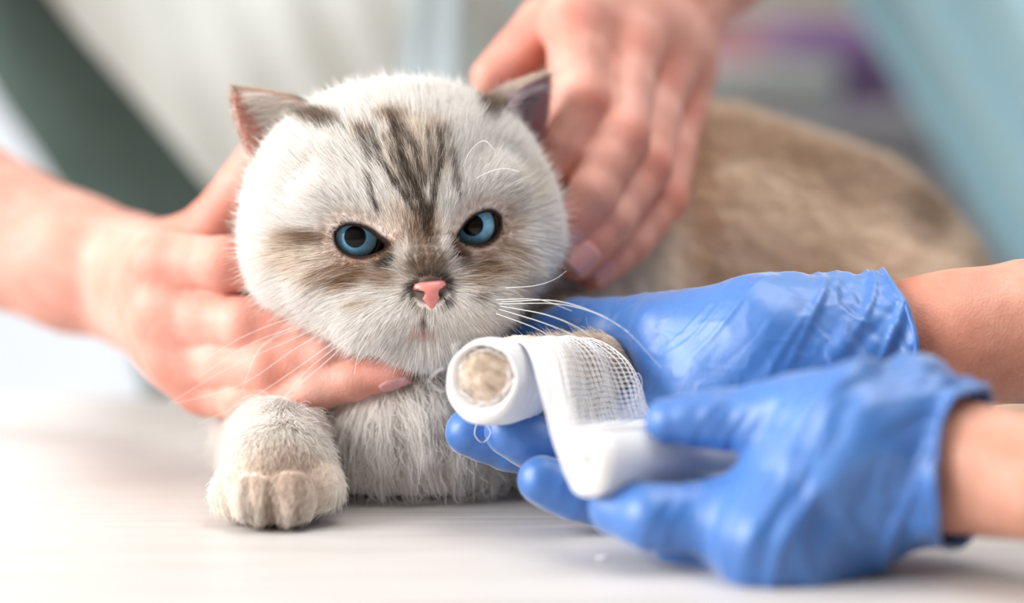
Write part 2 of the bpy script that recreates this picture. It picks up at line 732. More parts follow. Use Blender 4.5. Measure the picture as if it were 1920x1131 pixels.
def cloth_mat(name, col):
    T = Tree(name)
    mp = T.coord()
    w = T.n('ShaderNodeTexWave', Scale=220.0, Distortion=1.5)
    T.l(mp, 0, w, 'Vector')
    r = T.ramp([(0.0, tuple(lin(*col) * 0.88) + (1,)), (1.0, rgba(*col))])
    T.l(w, 1, r, 0)
    T.l(r, 0, T.b, 'Base Color')
    T.set(Roughness=0.85, Specular_IOR_Level=0.15)
    T.b.inputs['Sheen Weight'].default_value = 0.3
    bp = T.n('ShaderNodeBump', Strength=0.2, Distance=0.001)
    T.l(w, 1, bp, 'Height')
    T.l(bp, 0, T.b, 'Normal')
    return T.m


def folded(name, c, s, mat, label, layers=3, rot=0.0, seed=0):
    """cloth folded into rounded layers joined along one side"""
    n, m = 12, 44
    w, dp, h = s
    th = h / layers
    prof = []
    for k in range(layers):
        z = th * (k + 0.5)
        xs = np.linspace(-dp / 2 + th / 2, dp / 2 - th / 2, 8)
        if k % 2:
            xs = xs[::-1]
        prof += [(x, z) for x in xs]
        if k < layers - 1:
            e = dp / 2 - th / 2
            sg = 1 if k % 2 == 0 else -1
            prof += [(sg * (e + math.sin(a) * th / 2), z + th / 2 - math.cos(a) * th / 2) for a in (0.8, math.pi / 2, math.pi - 0.8)]
    prof = np.array(prof)
    xs = np.linspace(-w / 2, w / 2, n)
    G = np.zeros((n, len(prof), 3))
    G[..., 0] = xs[:, None]
    G[..., 1] = prof[None, :, 0]
    G[..., 2] = prof[None, :, 1]
    G += 0.0015 * noise3(G, 30.0, seed)[..., None] * np.array([0.3, 1, 0.6])
    V, Q = sheet(G, th * 0.86)
    V[:, 2] -= V[:, 2].min()
    ca, sa = math.cos(rot), math.sin(rot)
    V = V @ np.array([[ca, sa, 0], [-sa, ca, 0], [0, 0, 1]])
    o = mesh_obj(name, V, Q, mat)
    o.location = c
    tag(o, label, 'towel')
    return o


folded('folded_towel', (0.165, 1.825, ctop), (0.140, 0.11, 0.036), cloth_mat('white_terry', (246, 244, 240)),
       'white folded towel on the grey cabinet just above the cat\'s back', 3, 0.1, 1)
folded('folded_cloth', (0.172, 1.945, ctop), (0.055, 0.09, 0.062), cloth_mat('pink_terry', (214, 140, 156)),
       'pink folded cloth on the grey cabinet behind the white towel', 4, -0.1, 2)
folded('folded_blanket', (0.270, 2.00, ctop), (0.120, 0.18, 0.072), cloth_mat('purple_fleece', (164, 128, 178)),
       'purple folded blanket on the grey cabinet beside the blue curtain', 3, 0.05, 3)

# blue curtain drawn aside
T = Tree('blue_curtain')
mp = T.coord(scale=(1, 1, 1))
nz = T.n('ShaderNodeTexNoise', Scale=500.0, Detail=2.0)
T.l(mp, 0, nz, 'Vector')
r = T.ramp([(0.3, rgba(188, 228, 244)), (0.7, rgba(202, 238, 250))])
T.l(nz, 0, r, 0)
T.l(r, 0, T.b, 'Base Color')
T.set(Roughness=0.8, Specular_IOR_Level=0.2)
M['curtain'] = T.m
e0, e1 = P(1590, 0, 1.62), P(1895, 490, 1.62)
zs = np.concatenate([np.linspace(1.25, 0.45, 14), np.linspace(0.43, -0.3, 40), np.linspace(-0.33, -0.85, 14)])
sl = (e1[0] - e0[0]) / (e1[2] - e0[2])
le = e0[0] + sl * (zs - e0[2])
le = np.where(zs > 0.35, e0[0] + sl * (0.35 - e0[2]) - 0.02 * (zs - 0.35), le)
le = np.where(zs < -0.3, e0[0] + sl * (-0.3 - e0[2]) - 0.05 * (-0.3 - zs), le)
us = np.linspace(0, 1, 120)
right = 0.95
G = np.zeros((len(zs), len(us), 3))
for i, z in enumerate(zs):
    wd = right - le[i]
    G[i, :, 0] = le[i] + us * wd
    G[i, :, 1] = 1.60 + 0.022 * np.sin(us * 34 + 0.3 * z) * (0.5 + 0.5 * np.minimum(1, us * 6)) + 0.012 * np.sin(us * 77 + z * 2) + 0.015 * np.exp(-(us / 0.04) ** 2)
    G[i, :, 2] = z
V, Q = sheet(G, 0.003)
cur = empty('privacy_curtain', (0.7, 1.6, FZ), 'light blue privacy curtain drawn aside behind the cat', 'curtain')
o = mesh_obj('curtain_cloth', V, Q, M['curtain'])
adopt(o, cur)
tb = np.array([(0.55, 1.55, -0.28), (0.7, 1.53, -0.31), (0.85, 1.54, -0.3), (0.96, 1.6, -0.28)])
V, Q = tubes([spline(tb, 24)], 0.012, 8)
o = mesh_obj('tieback', V, Q, M['curtain'])
adopt(o, cur)
V, Q = tubes([np.array([(0.0, 1.6, 1.27), (0.5, 1.6, 1.27), (1.1, 1.6, 1.27), (2.14, 1.6, 1.27)])], 0.014, 10)
o = mesh_obj('curtain_rail', V, Q, M['chrome'])
adopt(o, cur)

# ================================================================== HANDS AND PEOPLE
MM = 0.001


def J(l):
    """(px, py, distance, radius mm) -> list of (point, radius)"""
    return [(P(a, b, d), r * MM) for a, b, d, r in l]


def arch(q, n):
    return q


class Hand:
    def __init__(self, palm, fingers, h=0.0011, kp=0.012, kf=0.007):
        pts = [p for c in palm for p in (c[0], c[1])] + [j[0] for f in fingers for j in f]
        pts = np.array(pts)
        lo, hi = pts.min(0) - 0.05, pts.max(0) + 0.05
        self.f = Field(lo, hi, h)
        F = self.f
        for a, b, ra, rb in palm:
            F.add(cone(a, b, ra, rb), kp)
        base = F.F.copy()
        out = base.copy()
        for chain in fingers:
            G = Field.__new__(Field)
            G.lo, G.h, G.ax = F.lo, F.h, F.ax
            pr = []
            for (a, ra), (b, rb) in zip(chain[:-1], chain[1:]):
                m = (a + b) / 2
                rm = (ra + rb) / 2 * 0.955
                pr += [cone(a, m, ra, rm), cone(m, b, rm, rb)]
            lo2 = np.min([q[1] for q in pr], 0)
            hi2 = np.max([q[2] for q in pr], 0)
            s, g = F.box((None, lo2, hi2), kf + 0.008)
            d = None
            for q in pr:
                v = q[0](*g)
                d = v if d is None else smin(d, v, 0.003)
            b = smin(base[s], d, kf)
            out[s] = smin(out[s], b, 0.0012)
        F.F = out
        self.fingers = fingers

    def mesh(self, iso=0.0, it=2):
        V, Q = self.f.nets(iso)
        return relax(V, Q, it, 0.5), Q


def clip_mesh(V, Q, keep):
    """drop vertices where keep is False"""
    k = keep[Q].all(1)
    Q = Q[k]
    used = np.unique(Q)
    mp = np.full(len(V), -1)
    mp[used] = np.arange(len(used))
    return V[used], mp[Q]


def redness(V, spots, base=(1, 1, 1), red=(0.98, 0.80, 0.76)):
    c = np.ones((len(V), 3)) * np.array(base)
    w = np.zeros(len(V))
    for p, r in spots:
        d = np.linalg.norm(V - p, axis=1)
        w = np.maximum(w, np.exp(-(d / r) ** 2))
    w = w * 0.8
    return c * (1 - w[:, None]) + c * np.array(red) * w[:, None]


def join_meshes(lst):
    Vs, Qs, n = [], [], 0
    for V, Q in lst:
        Vs.append(V)
        Qs.append(Q + n)
        n += len(V)
    return np.concatenate(Vs), np.concatenate(Qs)


def cones(l):
    return [(a[0], b[0], a[1], b[1]) for a, b in zip(l[:-1], l[1:])]


def nail(parent, tip, dip, dorsal, r, mat):
    """a small curved plate lying on the back of a fingertip"""
    ax = unit(tip - dip)
    do = unit(dorsal - (dorsal @ ax) * ax)
    si = np.cross(ax, do)
    u = np.linspace(-1, 1, 9)
    v = np.linspace(0, 1, 9)
    G = np.zeros((9, 9, 3))
    for i, b in enumerate(v):
        wd = 0.78 * (1 - 0.25 * max(0, b - 0.6) ** 2 * 6) * (0.8 + 0.2 * min(1, b * 4))
        for j, a in enumerate(u):
            an = a * wd
            G[i, j] = tip + ax * r * (-0.85 + 1.65 * b) + (si * math.sin(an) + do * math.cos(an)) * r * 1.03 * (1 - 0.16 * b * b)
    V, Q = sheet(G, 0.0006)
    o = mesh_obj('fingernail', V, Q, mat)
    adopt(o, parent)
    return o


# ---------------------------------------------------------------- man behind the table
man = empty('person', (P(640, 0, 1.44)[0], 1.46, FZ), 'person in a pale green apron holding the cat with both bare hands', 'person')

# right hand, wrapped round the cat's cheek and throat
A_wr = J([(255, 530, 1.055, 24), (150, 498, 1.068, 28), (-60, 414, 1.09, 36), (-280, 345, 1.13, 40), (-430, 250, 1.19, 43)])
A_mcp = J([(308, 496, 0.968, 13), (314, 592, 0.966, 13.5), (342, 668, 0.968, 12.8), (388, 722, 0.972, 11.5)])
A_f = [
    J([(308, 496, 0.968, 13), (420, 496, 0.950, 10.8), (500, 510, 0.953, 9.2), (560, 522, 0.965, 7.5)]),
    J([(314, 592, 0.966, 13.5), (462, 610, 0.945, 10.8), (565, 627, 0.943, 9.5), (655, 645, 0.955, 8)]),
    J([(342, 668, 0.968, 12.8), (503, 690, 0.940, 10.4), (605, 676, 0.936, 9.2), (700, 655, 0.942, 8)]),
    J([(388, 722, 0.972, 11.5), (462, 750, 0.950, 9.4), (585, 733, 0.933, 8.6), (740, 693, 0.925, 7.2)]),
    J([(315, 490, 1.015, 14), (405, 425, 1.00, 12.5), (462, 345, 0.992, 11), (490, 285, 0.985, 8.5)]),
]
wA = A_wr[0]
palmA = cones(A_wr[:3])
for i, m in enumerate(A_mcp):
    w = (wA[0] + np.array([0, 0, (1.2 - i * 0.8) * 0.009]), 0.017)
    palmA.append((w[0], m[0], w[1], m[1]))
for m, n in zip(A_mcp[:-1], A_mcp[1:]):
    palmA.append((m[0] * 0.75 + wA[0] * 0.25, n[0] * 0.75 + wA[0] * 0.25, 0.011, 0.011))
palmA.append((wA[0], A_f[4][0][0], 0.018, 0.014))
handA = Hand(palmA, A_f)

# left hand on the back of the cat's neck
B_wr = J([(1265, -40, 1.06, 25), (1330, -85, 1.075, 27), (1480, -190, 1.13, 34), (1640, -300, 1.20, 40)])
B_mcp = J([(1080, 45, 1.0, 13), (1180, 85, 1.01, 13), (1238, 140, 1.025, 12), (1272, 205, 1.04, 11)])
B_f = [
    J([(1080, 45, 1.0, 13.5), (1090, 190, 0.978, 12), (1058, 275, 0.975, 10.2), (1030, 335, 0.975, 8.2)]),
    J([(1180, 85, 1.01, 13), (1165, 255, 0.978, 11.2), (1110, 365, 0.966, 9.8), (1058, 450, 0.966, 8.2)]),
    J([(1238, 140, 1.025, 12.5), (1212, 312, 0.990, 10.6), (1148, 412, 0.974, 9.2), (1080, 490, 0.966, 8)]),
    J([(1272, 205, 1.04, 11.5), (1245, 375, 1.005, 9.6), (1180, 455, 0.988, 8.6), (1114, 512, 0.977, 7.2)]),
    J([(1110, 0, 1.035, 14), (1025, 52, 1.022, 13), (972, 104, 1.012, 11), (922, 146, 1.002, 9)]),
]
wB = B_wr[0]
palmB = cones(B_wr[:3])
for i, m in enumerate(B_mcp):
    w = wB[0] + (P(1180, -60, 1.06) - P(1265, -40, 1.06)) * (1 - i * 0.55) * 0.5
    palmB.append((w, m[0], 0.018, m[1]))
for m, n in zip(B_mcp[:-1], B_mcp[1:]):
    palmB.append((m[0] * 0.72 + wB[0] * 0.28, n[0] * 0.72 + wB[0] * 0.28, 0.013, 0.013))
palmB.append((wB[0], B_f[4][0][0], 0.018, 0.015))
handB = Hand(palmB, B_f)

# torso, upper arms, neck and head: one body, coarse where only cloth covers it
tc = P(430, -50, 1.42)
shR = np.array([-0.36, 1.40, 0.50])
shL = np.array([0.06, 1.42, 0.52])
neck = np.array([-0.15, 1.40, 0.60])
BF = Field((-0.62, 1.0, -0.45), (0.45, 1.75, 0.95), 0.009)
torso = [ell(tc, (0.150, 0.11, 0.150)), cone(tc + np.array([0.0, 0.03, 0.1]), neck + np.array([0, 0.03, -0.17]), 0.13, 0.13),
         cone(shR + np.array([0.05, 0, -0.02]), shL + np.array([-0.05, 0, -0.02]), 0.065, 0.065),
         cone(tc + np.array([0.03, 0.03, -0.05]), P(650, 820, 1.47), 0.12, 0.105)]
for q in torso:
    BF.add(q, 0.05)
clothF = Field(BF.lo, BF.lo + (np.array(BF.F.shape) - 1) * BF.h, BF.h)
clothF.F = BF.F.copy()
for a, b in ((A_wr[-1], (shR, 0.05)), (B_wr[-1], (shL, 0.05))):
    BF.add(cone(a[0], b[0], a[1], b[1]), 0.03)
for a, b in zip(A_wr[2:-1], A_wr[3:]):
    BF.add(cone(a[0], b[0], a[1], b[1]), 0.01)
for a, b in zip(B_wr[2:-1], B_wr[3:]):
    BF.add(cone(a[0], b[0], a[1], b[1]), 0.01)
BF.add(cone(neck + np.array([0, 0, -0.08]), neck + np.array([0, -0.01, 0.03]), 0.058, 0.055), 0.04)
hd = neck + np.array([0.0, -0.03, 0.13])
BF.add(ell(hd + np.array([0, 0.01, 0.03]), (0.075, 0.095, 0.095)), 0.03)
BF.add(ell(hd + np.array([0, -0.03, -0.055]), (0.055, 0.065, 0.06)), 0.04)
BF.add(cone(hd + np.array([0, -0.09, 0.0]), hd + np.array([0, -0.108, -0.035]), 0.010, 0.014), 0.02)
for s in (-1, 1):
    BF.add(ell(hd + np.array([s * 0.077, 0.01, -0.01]), (0.012, 0.02, 0.032)), 0.012)
Vt, Qt = BF.nets()
Vt = relax(Vt, Qt, 1)
lst = [handA.mesh(), handB.mesh(), (Vt, Qt)]
V, Q = join_meshes(lst)
body = mesh_obj('body', V, Q, M['skin_man'])
spots = [(m[0] - np.array([0, 0.010, 0]), 0.010) for m in A_mcp + B_mcp]
for f in A_f[:4] + B_f[:4]:
    spots += [(f[1][0] + np.array([0.004, -0.006, 0]), 0.009), (f[3][0], 0.013), ((f[1][0] + f[2][0]) / 2, 0.006)]
spots += [(A_f[4][1][0], 0.02), (B_f[4][2][0], 0.02)]
vcol(body, redness(V, spots, (1, 1, 1), (0.93, 0.62, 0.56)))
adopt(body, man)
for f in B_f[1:4]:
    nail(man, f[3][0], f[2][0], np.array([0.4, -0.9, 0.1]), f[3][1], M['nail'])
nail(man, A_f[3][3][0], A_f[3][2][0], np.array([0.25, -0.3, -0.6]), A_f[3][3][1], M['nail'])

# clothes
M['shirt'] = plain('grey_green_shirt', (80, 97, 93), 0.85, 0.15, 0.04, 20.0, 0.3, 900.0)
M['apron'] = plain('pale_green_apron', (226, 234, 231), 0.8, 0.2, 0.02, 8.0, 0.3, 900.0)
V, Q = clothF.nets(0.006)
V = relax(V, Q, 1)
N = vnormals(V, Q)
V = V + N * (0.003 * noise3(V, 28.0, 5))[:, None]
V, Q = clip_mesh(V, Q, V[:, 2] < neck[2] - 0.06)
shirt = mesh_obj('shirt', V, Q, M['shirt'])
adopt(shirt, man)
# short sleeves
for a, b in ((A_wr[-1], shR), (B_wr[-1], shL)):
    g = []
    d = unit(b - a[0])
    u = unit(np.cross(d, [0, 1, 0]))
    v = np.cross(d, u)
    for t in np.linspace(0.35, 1.05, 14):
        c = a[0] + (b - a[0]) * t
        g.append([c + (0.058 + 0.010 * (1 - t) + 0.002 * math.sin(9 * t + k)) * (math.cos(k) * u + math.sin(k) * v) for k in np.linspace(0, 2 * math.pi, 33)])
    V, Q = sheet(np.array(g), 0.002)
    adopt(mesh_obj('sleeve', V, Q, M['shirt']), man)
# apron: a panel of cloth over the shirt, its edge running slantwise across the front
V, Q = clothF.nets(0.0165)
V = relax(V, Q, 1)
N = vnormals(V, Q)
V = V + N * (0.003 * noise3(V, 22.0, 9))[:, None] - N * (0.003 * np.sin(V[:, 0] * 160 + V[:, 2] * 60))[:, None]
e0, e1 = P(95, -20, 1.33), P(430, 400, 1.31)
V, Q = bisect(V, Q, e0, (1, 0, -(e1[0] - e0[0]) / (e1[2] - e0[2])))
V, Q = bisect(V, Q, (0, 1.47, 0), (0, -1, 0))
V, Q = bisect(V, Q, (0, 0, neck[2] - 0.22), (0, 0, -1))
apron = mesh_obj('apron', V, Q, M['apron'])
md = apron.modifiers.new('thickness', 'SOLIDIFY')
md.thickness = 0.0025
adopt(apron, man)
M['tie'] = plain('pale_blue_tape', (180, 196, 202), 0.8, 0.2, 0.02)
q0 = P(800, -400, 1.345)
q1 = P(812, 190, 1.318)
G = []
for t in np.linspace(0, 1, 30):
    c = q0 * (1 - t) + q1 * t + np.array([0.004 * math.sin(5 * t), -0.004 + 0.006 * math.cos(7 * t), 0])
    G.append([c + np.array([w * 0.020, -0.004 * (1 - w * w) + 0.003 * math.sin(w * 6), 0]) for w in np.linspace(-1, 1, 9)])
V, Q = sheet(np.array(G), 0.002)
adopt(mesh_obj('apron_tape', V, Q, M['tie']), man)
M['trousers'] = plain('dark_trousers', (70, 74, 84), 0.85, 0.15, 0.03)
LG = Field((-0.35, 1.3, FZ), (0.25, 1.65, -0.1), 0.012)
hp = P(650, 820, 1.47)
for s in (-1, 1):
    LG.add(cone((hp[0] + s * 0.06, 1.47, hp[2]), (hp[0] + s * 0.09, 1.46, FZ + 0.45), 0.09, 0.065), 0.03)
    LG.add(cone((hp[0] + s * 0.09, 1.46, FZ + 0.45), (hp[0] + s * 0.10, 1.49, FZ + 0.08), 0.065, 0.055), 0.03)
V, Q = LG.nets()
adopt(mesh_obj('trousers', V, Q, M['trousers']), man)
SHF = Field((-0.35, 1.2, FZ - 0.01), (0.25, 1.65, FZ + 0.14), 0.008)
M['shoe'] = plain('shoe_leather', (60, 52, 48), 0.5, 0.4, 0.03)
for s in (-1, 1):
    x = hp[0] + s * 0.10
    SF = Field((x - 0.08, 1.2, FZ), (x + 0.08, 1.6, FZ + 0.14), 0.006)
    SF.add(ell((x, 1.40, FZ + 0.035), (0.045, 0.13, 0.042)), 0.02)
    SF.add(cone((x, 1.48, FZ + 0.05), (x, 1.49, FZ + 0.09), 0.042, 0.04), 0.02)
    V, Q = SF.nets()
    V[:, 2] = np.maximum(V[:, 2], FZ + 0.0005)
    adopt(mesh_obj('shoe', V, Q, M['shoe']), man)

# ---------------------------------------------------------------- vet, arms coming in from the side
vet = empty('person', (0.62, 0.86, FZ), 'person in blue gloves winding white gauze round the cat\'s paw', 'person')

# right hand, palm up under the bandaged leg
C_ax = J([(1560, 648, 0.905, 22), (1660, 650, 0.905, 21.5), (1780, 638, 0.906, 25), (1920, 622, 0.908, 29), (2200, 600, 0.915, 36), (2420, 560, 0.93, 39)])
C_f = [
    J([(1200, 765, 0.930, 11), (1050, 800, 0.930, 9.5), (960, 790, 0.925, 8.5), (900, 770, 0.920, 7.5)]),
    J([(1220, 805, 0.918, 10.5), (1070, 850, 0.910, 9.6), (955, 832, 0.903, 8.6), (880, 810, 0.899, 7.6)]),
    J([(1245, 838, 0.902, 10.5), (1110, 866, 0.893, 9.4), (1015, 838, 0.889, 8.6), (955, 810, 0.886, 7.8)]),
    J([(1275, 885, 0.886, 10), (1160, 942, 0.876, 8.6), (1080, 925, 0.871, 8.2), (1016, 902, 0.868, 7.4)]),
    J([(1430, 640, 0.900, 17), (1215, 622, 0.925, 13), (1085, 620, 0.942, 11), (1000, 645, 0.946, 8.8)]),
]
wC = C_ax[0]
palmC = cones(C_ax[:4])
for k, f in enumerate(C_f[:4]):
    w = wC[0] + np.array([0, 0.012 - 0.008 * k, -0.002 * k])
    palmC.append((w, f[0][0], 0.016, f[0][1] * 1.15))
for m, n in zip(C_f[:3], C_f[1:4]):
    palmC.append((m[0][0], n[0][0], 0.012, 0.012))
palmC.append((wC[0], C_f[4][0][0], 0.021, 0.020))
palmC.append((C_f[4][0][0], P(1260, 632, 0.912), 0.0215, 0.0150))
palmC.append((P(1330, 720, 0.90), P(1480, 690, 0.90), 0.018, 0.020))
handC = Hand(palmC, C_f, 0.0009)

# left hand pinching the roll
D_ax = J([(1720, 858, 0.812, 22), (1840, 882, 0.797, 20.5), (1960, 905, 0.782, 22), (2180, 935, 0.765, 29), (2500, 980, 0.77, 37)])
D_f = [
    J([(1440, 972, 0.812, 13.0), (1222, 972, 0.812, 9.8), (1160, 952, 0.824, 8.4), (1172, 926, 0.836, 7)]),
    J([(1440, 1014, 0.800, 13), (1290, 1010, 0.835, 10), (1262, 985, 0.855, 8.8), (1300, 950, 0.862, 7.5)]),
    J([(1485, 1038, 0.806, 12), (1370, 1020, 0.855, 9.6), (1360, 985, 0.872, 8.4), (1400, 950, 0.874, 7.2)]),
    J([(1535, 1035, 0.822, 11), (1450, 1005, 0.862, 8.8), (1450, 975, 0.875, 7.8), (1480, 950, 0.878, 6.8)]),
    J([(1610, 812, 0.800, 17), (1490, 788, 0.814, 11.6), (1345, 787, 0.820, 8.7), (1253, 790, 0.822, 6.6)]),
]
wD = D_ax[0]
palmD = cones(D_ax[:3])
for k, f in enumerate(D_f[:4]):
    w = P(1700 + 8 * k, 815 + 32 * k, 0.812)
    palmD.append((w, f[0][0], 0.0165, f[0][1]))
for m, n in zip(D_f[:3], D_f[1:4]):
    palmD.append((m[0][0], n[0][0], 0.0125, 0.0115))
palmD.append((P(1700, 800, 0.81), D_f[4][0][0], 0.019, 0.017))
palmD.append((D_f[4][0][0], D_f[4][1][0], 0.017, 0.0125))
palmD.append((P(1560, 850, 0.806), D_f[0][0][0], 0.018, 0.014))
palmD.append((P(1505, 850, 0.832), P(1505, 930, 0.825), 0.010, 0.012))
handD = Hand(palmD, D_f, 0.0009)


def ridged(x):
    return 1 - np.abs(2 * (x - np.floor(x)) - 1)


def glove(hand, ax0, ax1, cut, tilt, wr_lo, wr_hi, amp, seed, joints, name='glove'):
    """skin of the hand blown out by a film of rubber, creased, ending in a beaded cuff"""
    V, Q = hand.mesh(0.0008)
    d = unit(ax1 - ax0)
    u = unit(np.cross(d, [0.3, 1, 0.2]))
    v = np.cross(d, u)
    s = (V - ax0) @ d
    a, b = (V - ax0) @ u, (V - ax0) @ v
    ang = np.arctan2(b, a)
    N = vnormals(V, Q)
    # slanting folds over the heel of the hand and the wrist
    w = sstep(wr_lo, wr_hi, s)
    q = np.stack([s * 95 + 1.5 * np.sin(ang * 2 + seed), ang * 1.1 + s * 20, np.zeros_like(s)], 1)
    f1 = noise3(q, 1.0, seed)
    f1 = np.sign(f1) * np.abs(f1) ** 0.8
    q2 = np.stack([s * 230 + 3.5 * np.sin(ang * 1.5 + 2 * seed), ang * 2.0 + s * 45, np.zeros_like(s)], 1)
    f2 = 1 - 2.2 * np.abs(noise3(q2, 1.0, seed + 3))
    fan = sstep(wr_lo - 0.045, wr_lo + 0.01, s) * (1 - 0.5 * w)
    q3 = np.stack([s * 130 + ang * 3.2, ang * 0.7, np.zeros_like(s)], 1)
    f3 = np.maximum(0, 1 - 3.0 * np.abs(noise3(q3, 1.0, seed + 7)))
    sh = s * 150 + 1.1 * ang + 0.8 * np.sin(ang * 1.7 + seed)
    f4 = 1 - 2.4 * np.abs(noise3(np.stack([sh, ang * 0.9, np.zeros_like(s)], 1), 1.0, seed + 5))
    disp = w * amp * (0.55 * f1 + 0.3 * f2 + 0.6 * f4) + fan * 0.0007 * f3
    # creases across the finger joints
    for p, ax, r in joints:
        t = (V - p) @ ax
        dd = np.linalg.norm(V - p, axis=1)
        disp += 0.00012 * np.exp(-(dd / (r * 1.2)) ** 2) * np.sin(t / 0.0011 + 1.3 * noise3(V, 300.0, seed))
    disp += 0.0004 * noise3(V, 110.0, seed + 11) + 0.00016 * np.maximum(0, 1 - 3 * np.abs(noise3(V * np.array([1, 1.6, 1.6]), 120.0, seed + 13)))
    V = V + N * disp[:, None]
    flare = sstep(cut - 0.018, cut + 0.004, s) * 0.0022
    rad = unit(np.stack([a, b], 1))
    V = V + (u * rad[:, :1] + v * rad[:, 1:]) * flare[:, None]
    lim = cut + tilt * np.cos(ang - 1.2) + 0.002 * np.sin(ang * 3 + seed)
    sN = (V - ax0) @ d
    V, Q = clip_mesh(V, Q, sN < lim)
    g = mesh_obj(name, V, Q, M['glove'])
    md = g.modifiers.new('thickness', 'SOLIDIFY')
    md.thickness = 0.0005
    md.offset = 1
    # bead round the opening: follow the open boundary
    E = np.concatenate([Q[:, [0, 1]], Q[:, [1, 2]], Q[:, [2, 3]], Q[:, [3, 0]]])
    Es = np.sort(E, 1)
    key = Es[:, 0] * len(V) + Es[:, 1]
    uq, ct = np.unique(key, return_counts=True)
    bd = uq[ct == 1]
    bv = np.unique(np.concatenate([bd // len(V), bd % len(V)]))
    bp = V[bv]
    an = np.arctan2((bp - ax0) @ v, (bp - ax0) @ u)
    ss = (bp - ax0) @ d
    ok = ss > cut - 0.012
    bp, an = bp[ok], an[ok]
    o = np.argsort(an)
    ring = []
    for k in np.linspace(-math.pi, math.pi, 73)[:-1]:
        wgt = np.exp(-((np.angle(np.exp(1j * (an - k)))) / 0.09) ** 2) + 1e-9
        ring.append((bp * wgt[:, None]).sum(0) / wgt.sum())
    ring = np.array(ring + [ring[0], ring[1]])
    Vb, Qb = tubes([ring], 0.0011, 8)
    bead = mesh_obj('cuff_bead', Vb, Qb, M['glove'])
    bead.parent = g
    return g


def knuckles(fs):
    out = []
    for f in fs:
        for k in (1, 2):
            out.append((f[k][0], unit(f[k + 1][0] - f[k - 1][0]), f[k][1]))
    return out


gC = glove(handC, C_ax[0][0], C_ax[2][0], 0.0205, 0.004, -0.034, 0.004, 0.0019, 4, knuckles(C_f))
adopt(gC, vet)
gD = glove(handD, D_ax[0][0], D_ax[2][0], 0.0185, 0.004, -0.040, -0.008, 0.0027, 9, knuckles(D_f))
adopt(gD, vet)
# the vet's body: two forearms with the hands inside the gloves, upper arms, torso, head
vsR, vsL = np.array([0.62, 1.02, 0.50]), np.array([0.62, 0.66, 0.50])
vneck = np.array([0.64, 0.84, 0.58])
VF = Field((0.12, 0.5, -0.5), (0.85, 1.2, 0.95), 0.009)
vt = [cone((0.64, 0.84, -0.15), (0.63, 0.84, 0.40), 0.11, 0.12), cone(vsR + [0, -0.05, -0.02], vsL + [0, 0.05, -0.02], 0.06, 0.06),
      ell((0.65, 0.84, -0.15), (0.12, 0.17, 0.15))]
for q in vt:
    VF.add(q, 0.05)
vcl = VF.F.copy()
for l in (C_ax[3:], D_ax[2:]):
    for a, b in zip(l[:-1], l[1:]):
        VF.add(cone(a[0], b[0], a[1] - 0.0017, b[1] - 0.0017), 0.01)
VF.add(cone(C_ax[-1][0], vsR, 0.04, 0.048), 0.02)
VF.add(cone(D_ax[-1][0], vsL, 0.04, 0.048), 0.02)
VF.add(cone(vneck + [0, 0, -0.08], vneck + [-0.01, 0, 0.03], 0.05, 0.048), 0.03)
vh = vneck + np.array([-0.03, 0, 0.12])
VF.add(ell(vh + [0.01, 0, 0.03], (0.09, 0.072, 0.092)), 0.03)
VF.add(ell(vh + [-0.03, 0, -0.05], (0.06, 0.052, 0.056)), 0.04)
VF.add(cone(vh + [-0.09, 0, 0.0], vh + [-0.105, 0, -0.03], 0.009, 0.012), 0.02)
V1, Q1 = VF.nets()
V, Q = join_meshes([handC.mesh(-0.0016), handD.mesh(-0.0018), (relax(V1, Q1, 1), Q1)])
vb = mesh_obj('body', V, Q, M['skin_vet'])
vcol(vb, redness(V, [(C_ax[1][0] + np.array([0.006, -0.01, 0.02]), 0.03)], (1, 1, 1), (0.9, 0.66, 0.6)))
adopt(vb, vet)
M['scrubs'] = plain('pale_blue_scrubs', (150, 190, 212), 0.85, 0.15, 0.03, 15.0)
VF.F = vcl
V, Q = VF.nets(0.009)
V, Q = clip_mesh(relax(V, Q, 1), Q, V[:, 2] < vneck[2] - 0.07)
adopt(mesh_obj('scrub_top', V, Q, M['scrubs']), vet)
for a, b in ((C_ax[-1], vsR), (D_ax[-1], vsL)):
    g = []
    d = unit(b - a[0])
    u = unit(np.cross(d, [1, 0, 0]))
    v = np.cross(d, u)
    for t in np.linspace(0.3, 1.05, 12):
        c = a[0] + (b - a[0]) * t
        g.append([c + (0.056 + 0.010 * (1 - t)) * (math.cos(k) * u + math.sin(k) * v) for k in np.linspace(0, 2 * math.pi, 29)])
    V, Q = sheet(np.array(g), 0.002)
    adopt(mesh_obj('sleeve', V, Q, M['scrubs']), vet)
LG = Field((0.45, 0.6, FZ), (0.85, 1.1, 0.0), 0.012)
for s in (-1, 1):
    LG.add(cone((0.65, 0.84 + s * 0.08, -0.2), (0.65, 0.84 + s * 0.09, FZ + 0.42), 0.085, 0.06), 0.03)
    LG.add(cone((0.65, 0.84 + s * 0.09, FZ + 0.42), (0.67, 0.84 + s * 0.10, FZ + 0.08), 0.06, 0.05), 0.03)
V, Q = LG.nets()
adopt(mesh_obj('scrub_trousers', V, Q, M['scrubs']), vet)
for s in (-1, 1):
    y = 0.84 + s * 0.10
    SF = Field((0.45, y - 0.08, FZ), (0.78, y + 0.08, FZ + 0.14), 0.006)
    SF.add(ell((0.60, y, FZ + 0.035), (0.12, 0.043, 0.04)), 0.02)
    SF.add(cone((0.66, y, FZ + 0.05), (0.67, y, FZ + 0.09), 0.04, 0.038), 0.02)
    V, Q = SF.nets()
    V[:, 2] = np.maximum(V[:, 2], FZ + 0.0005)
    adopt(mesh_obj('shoe', V, Q, M['shoe']), vet)

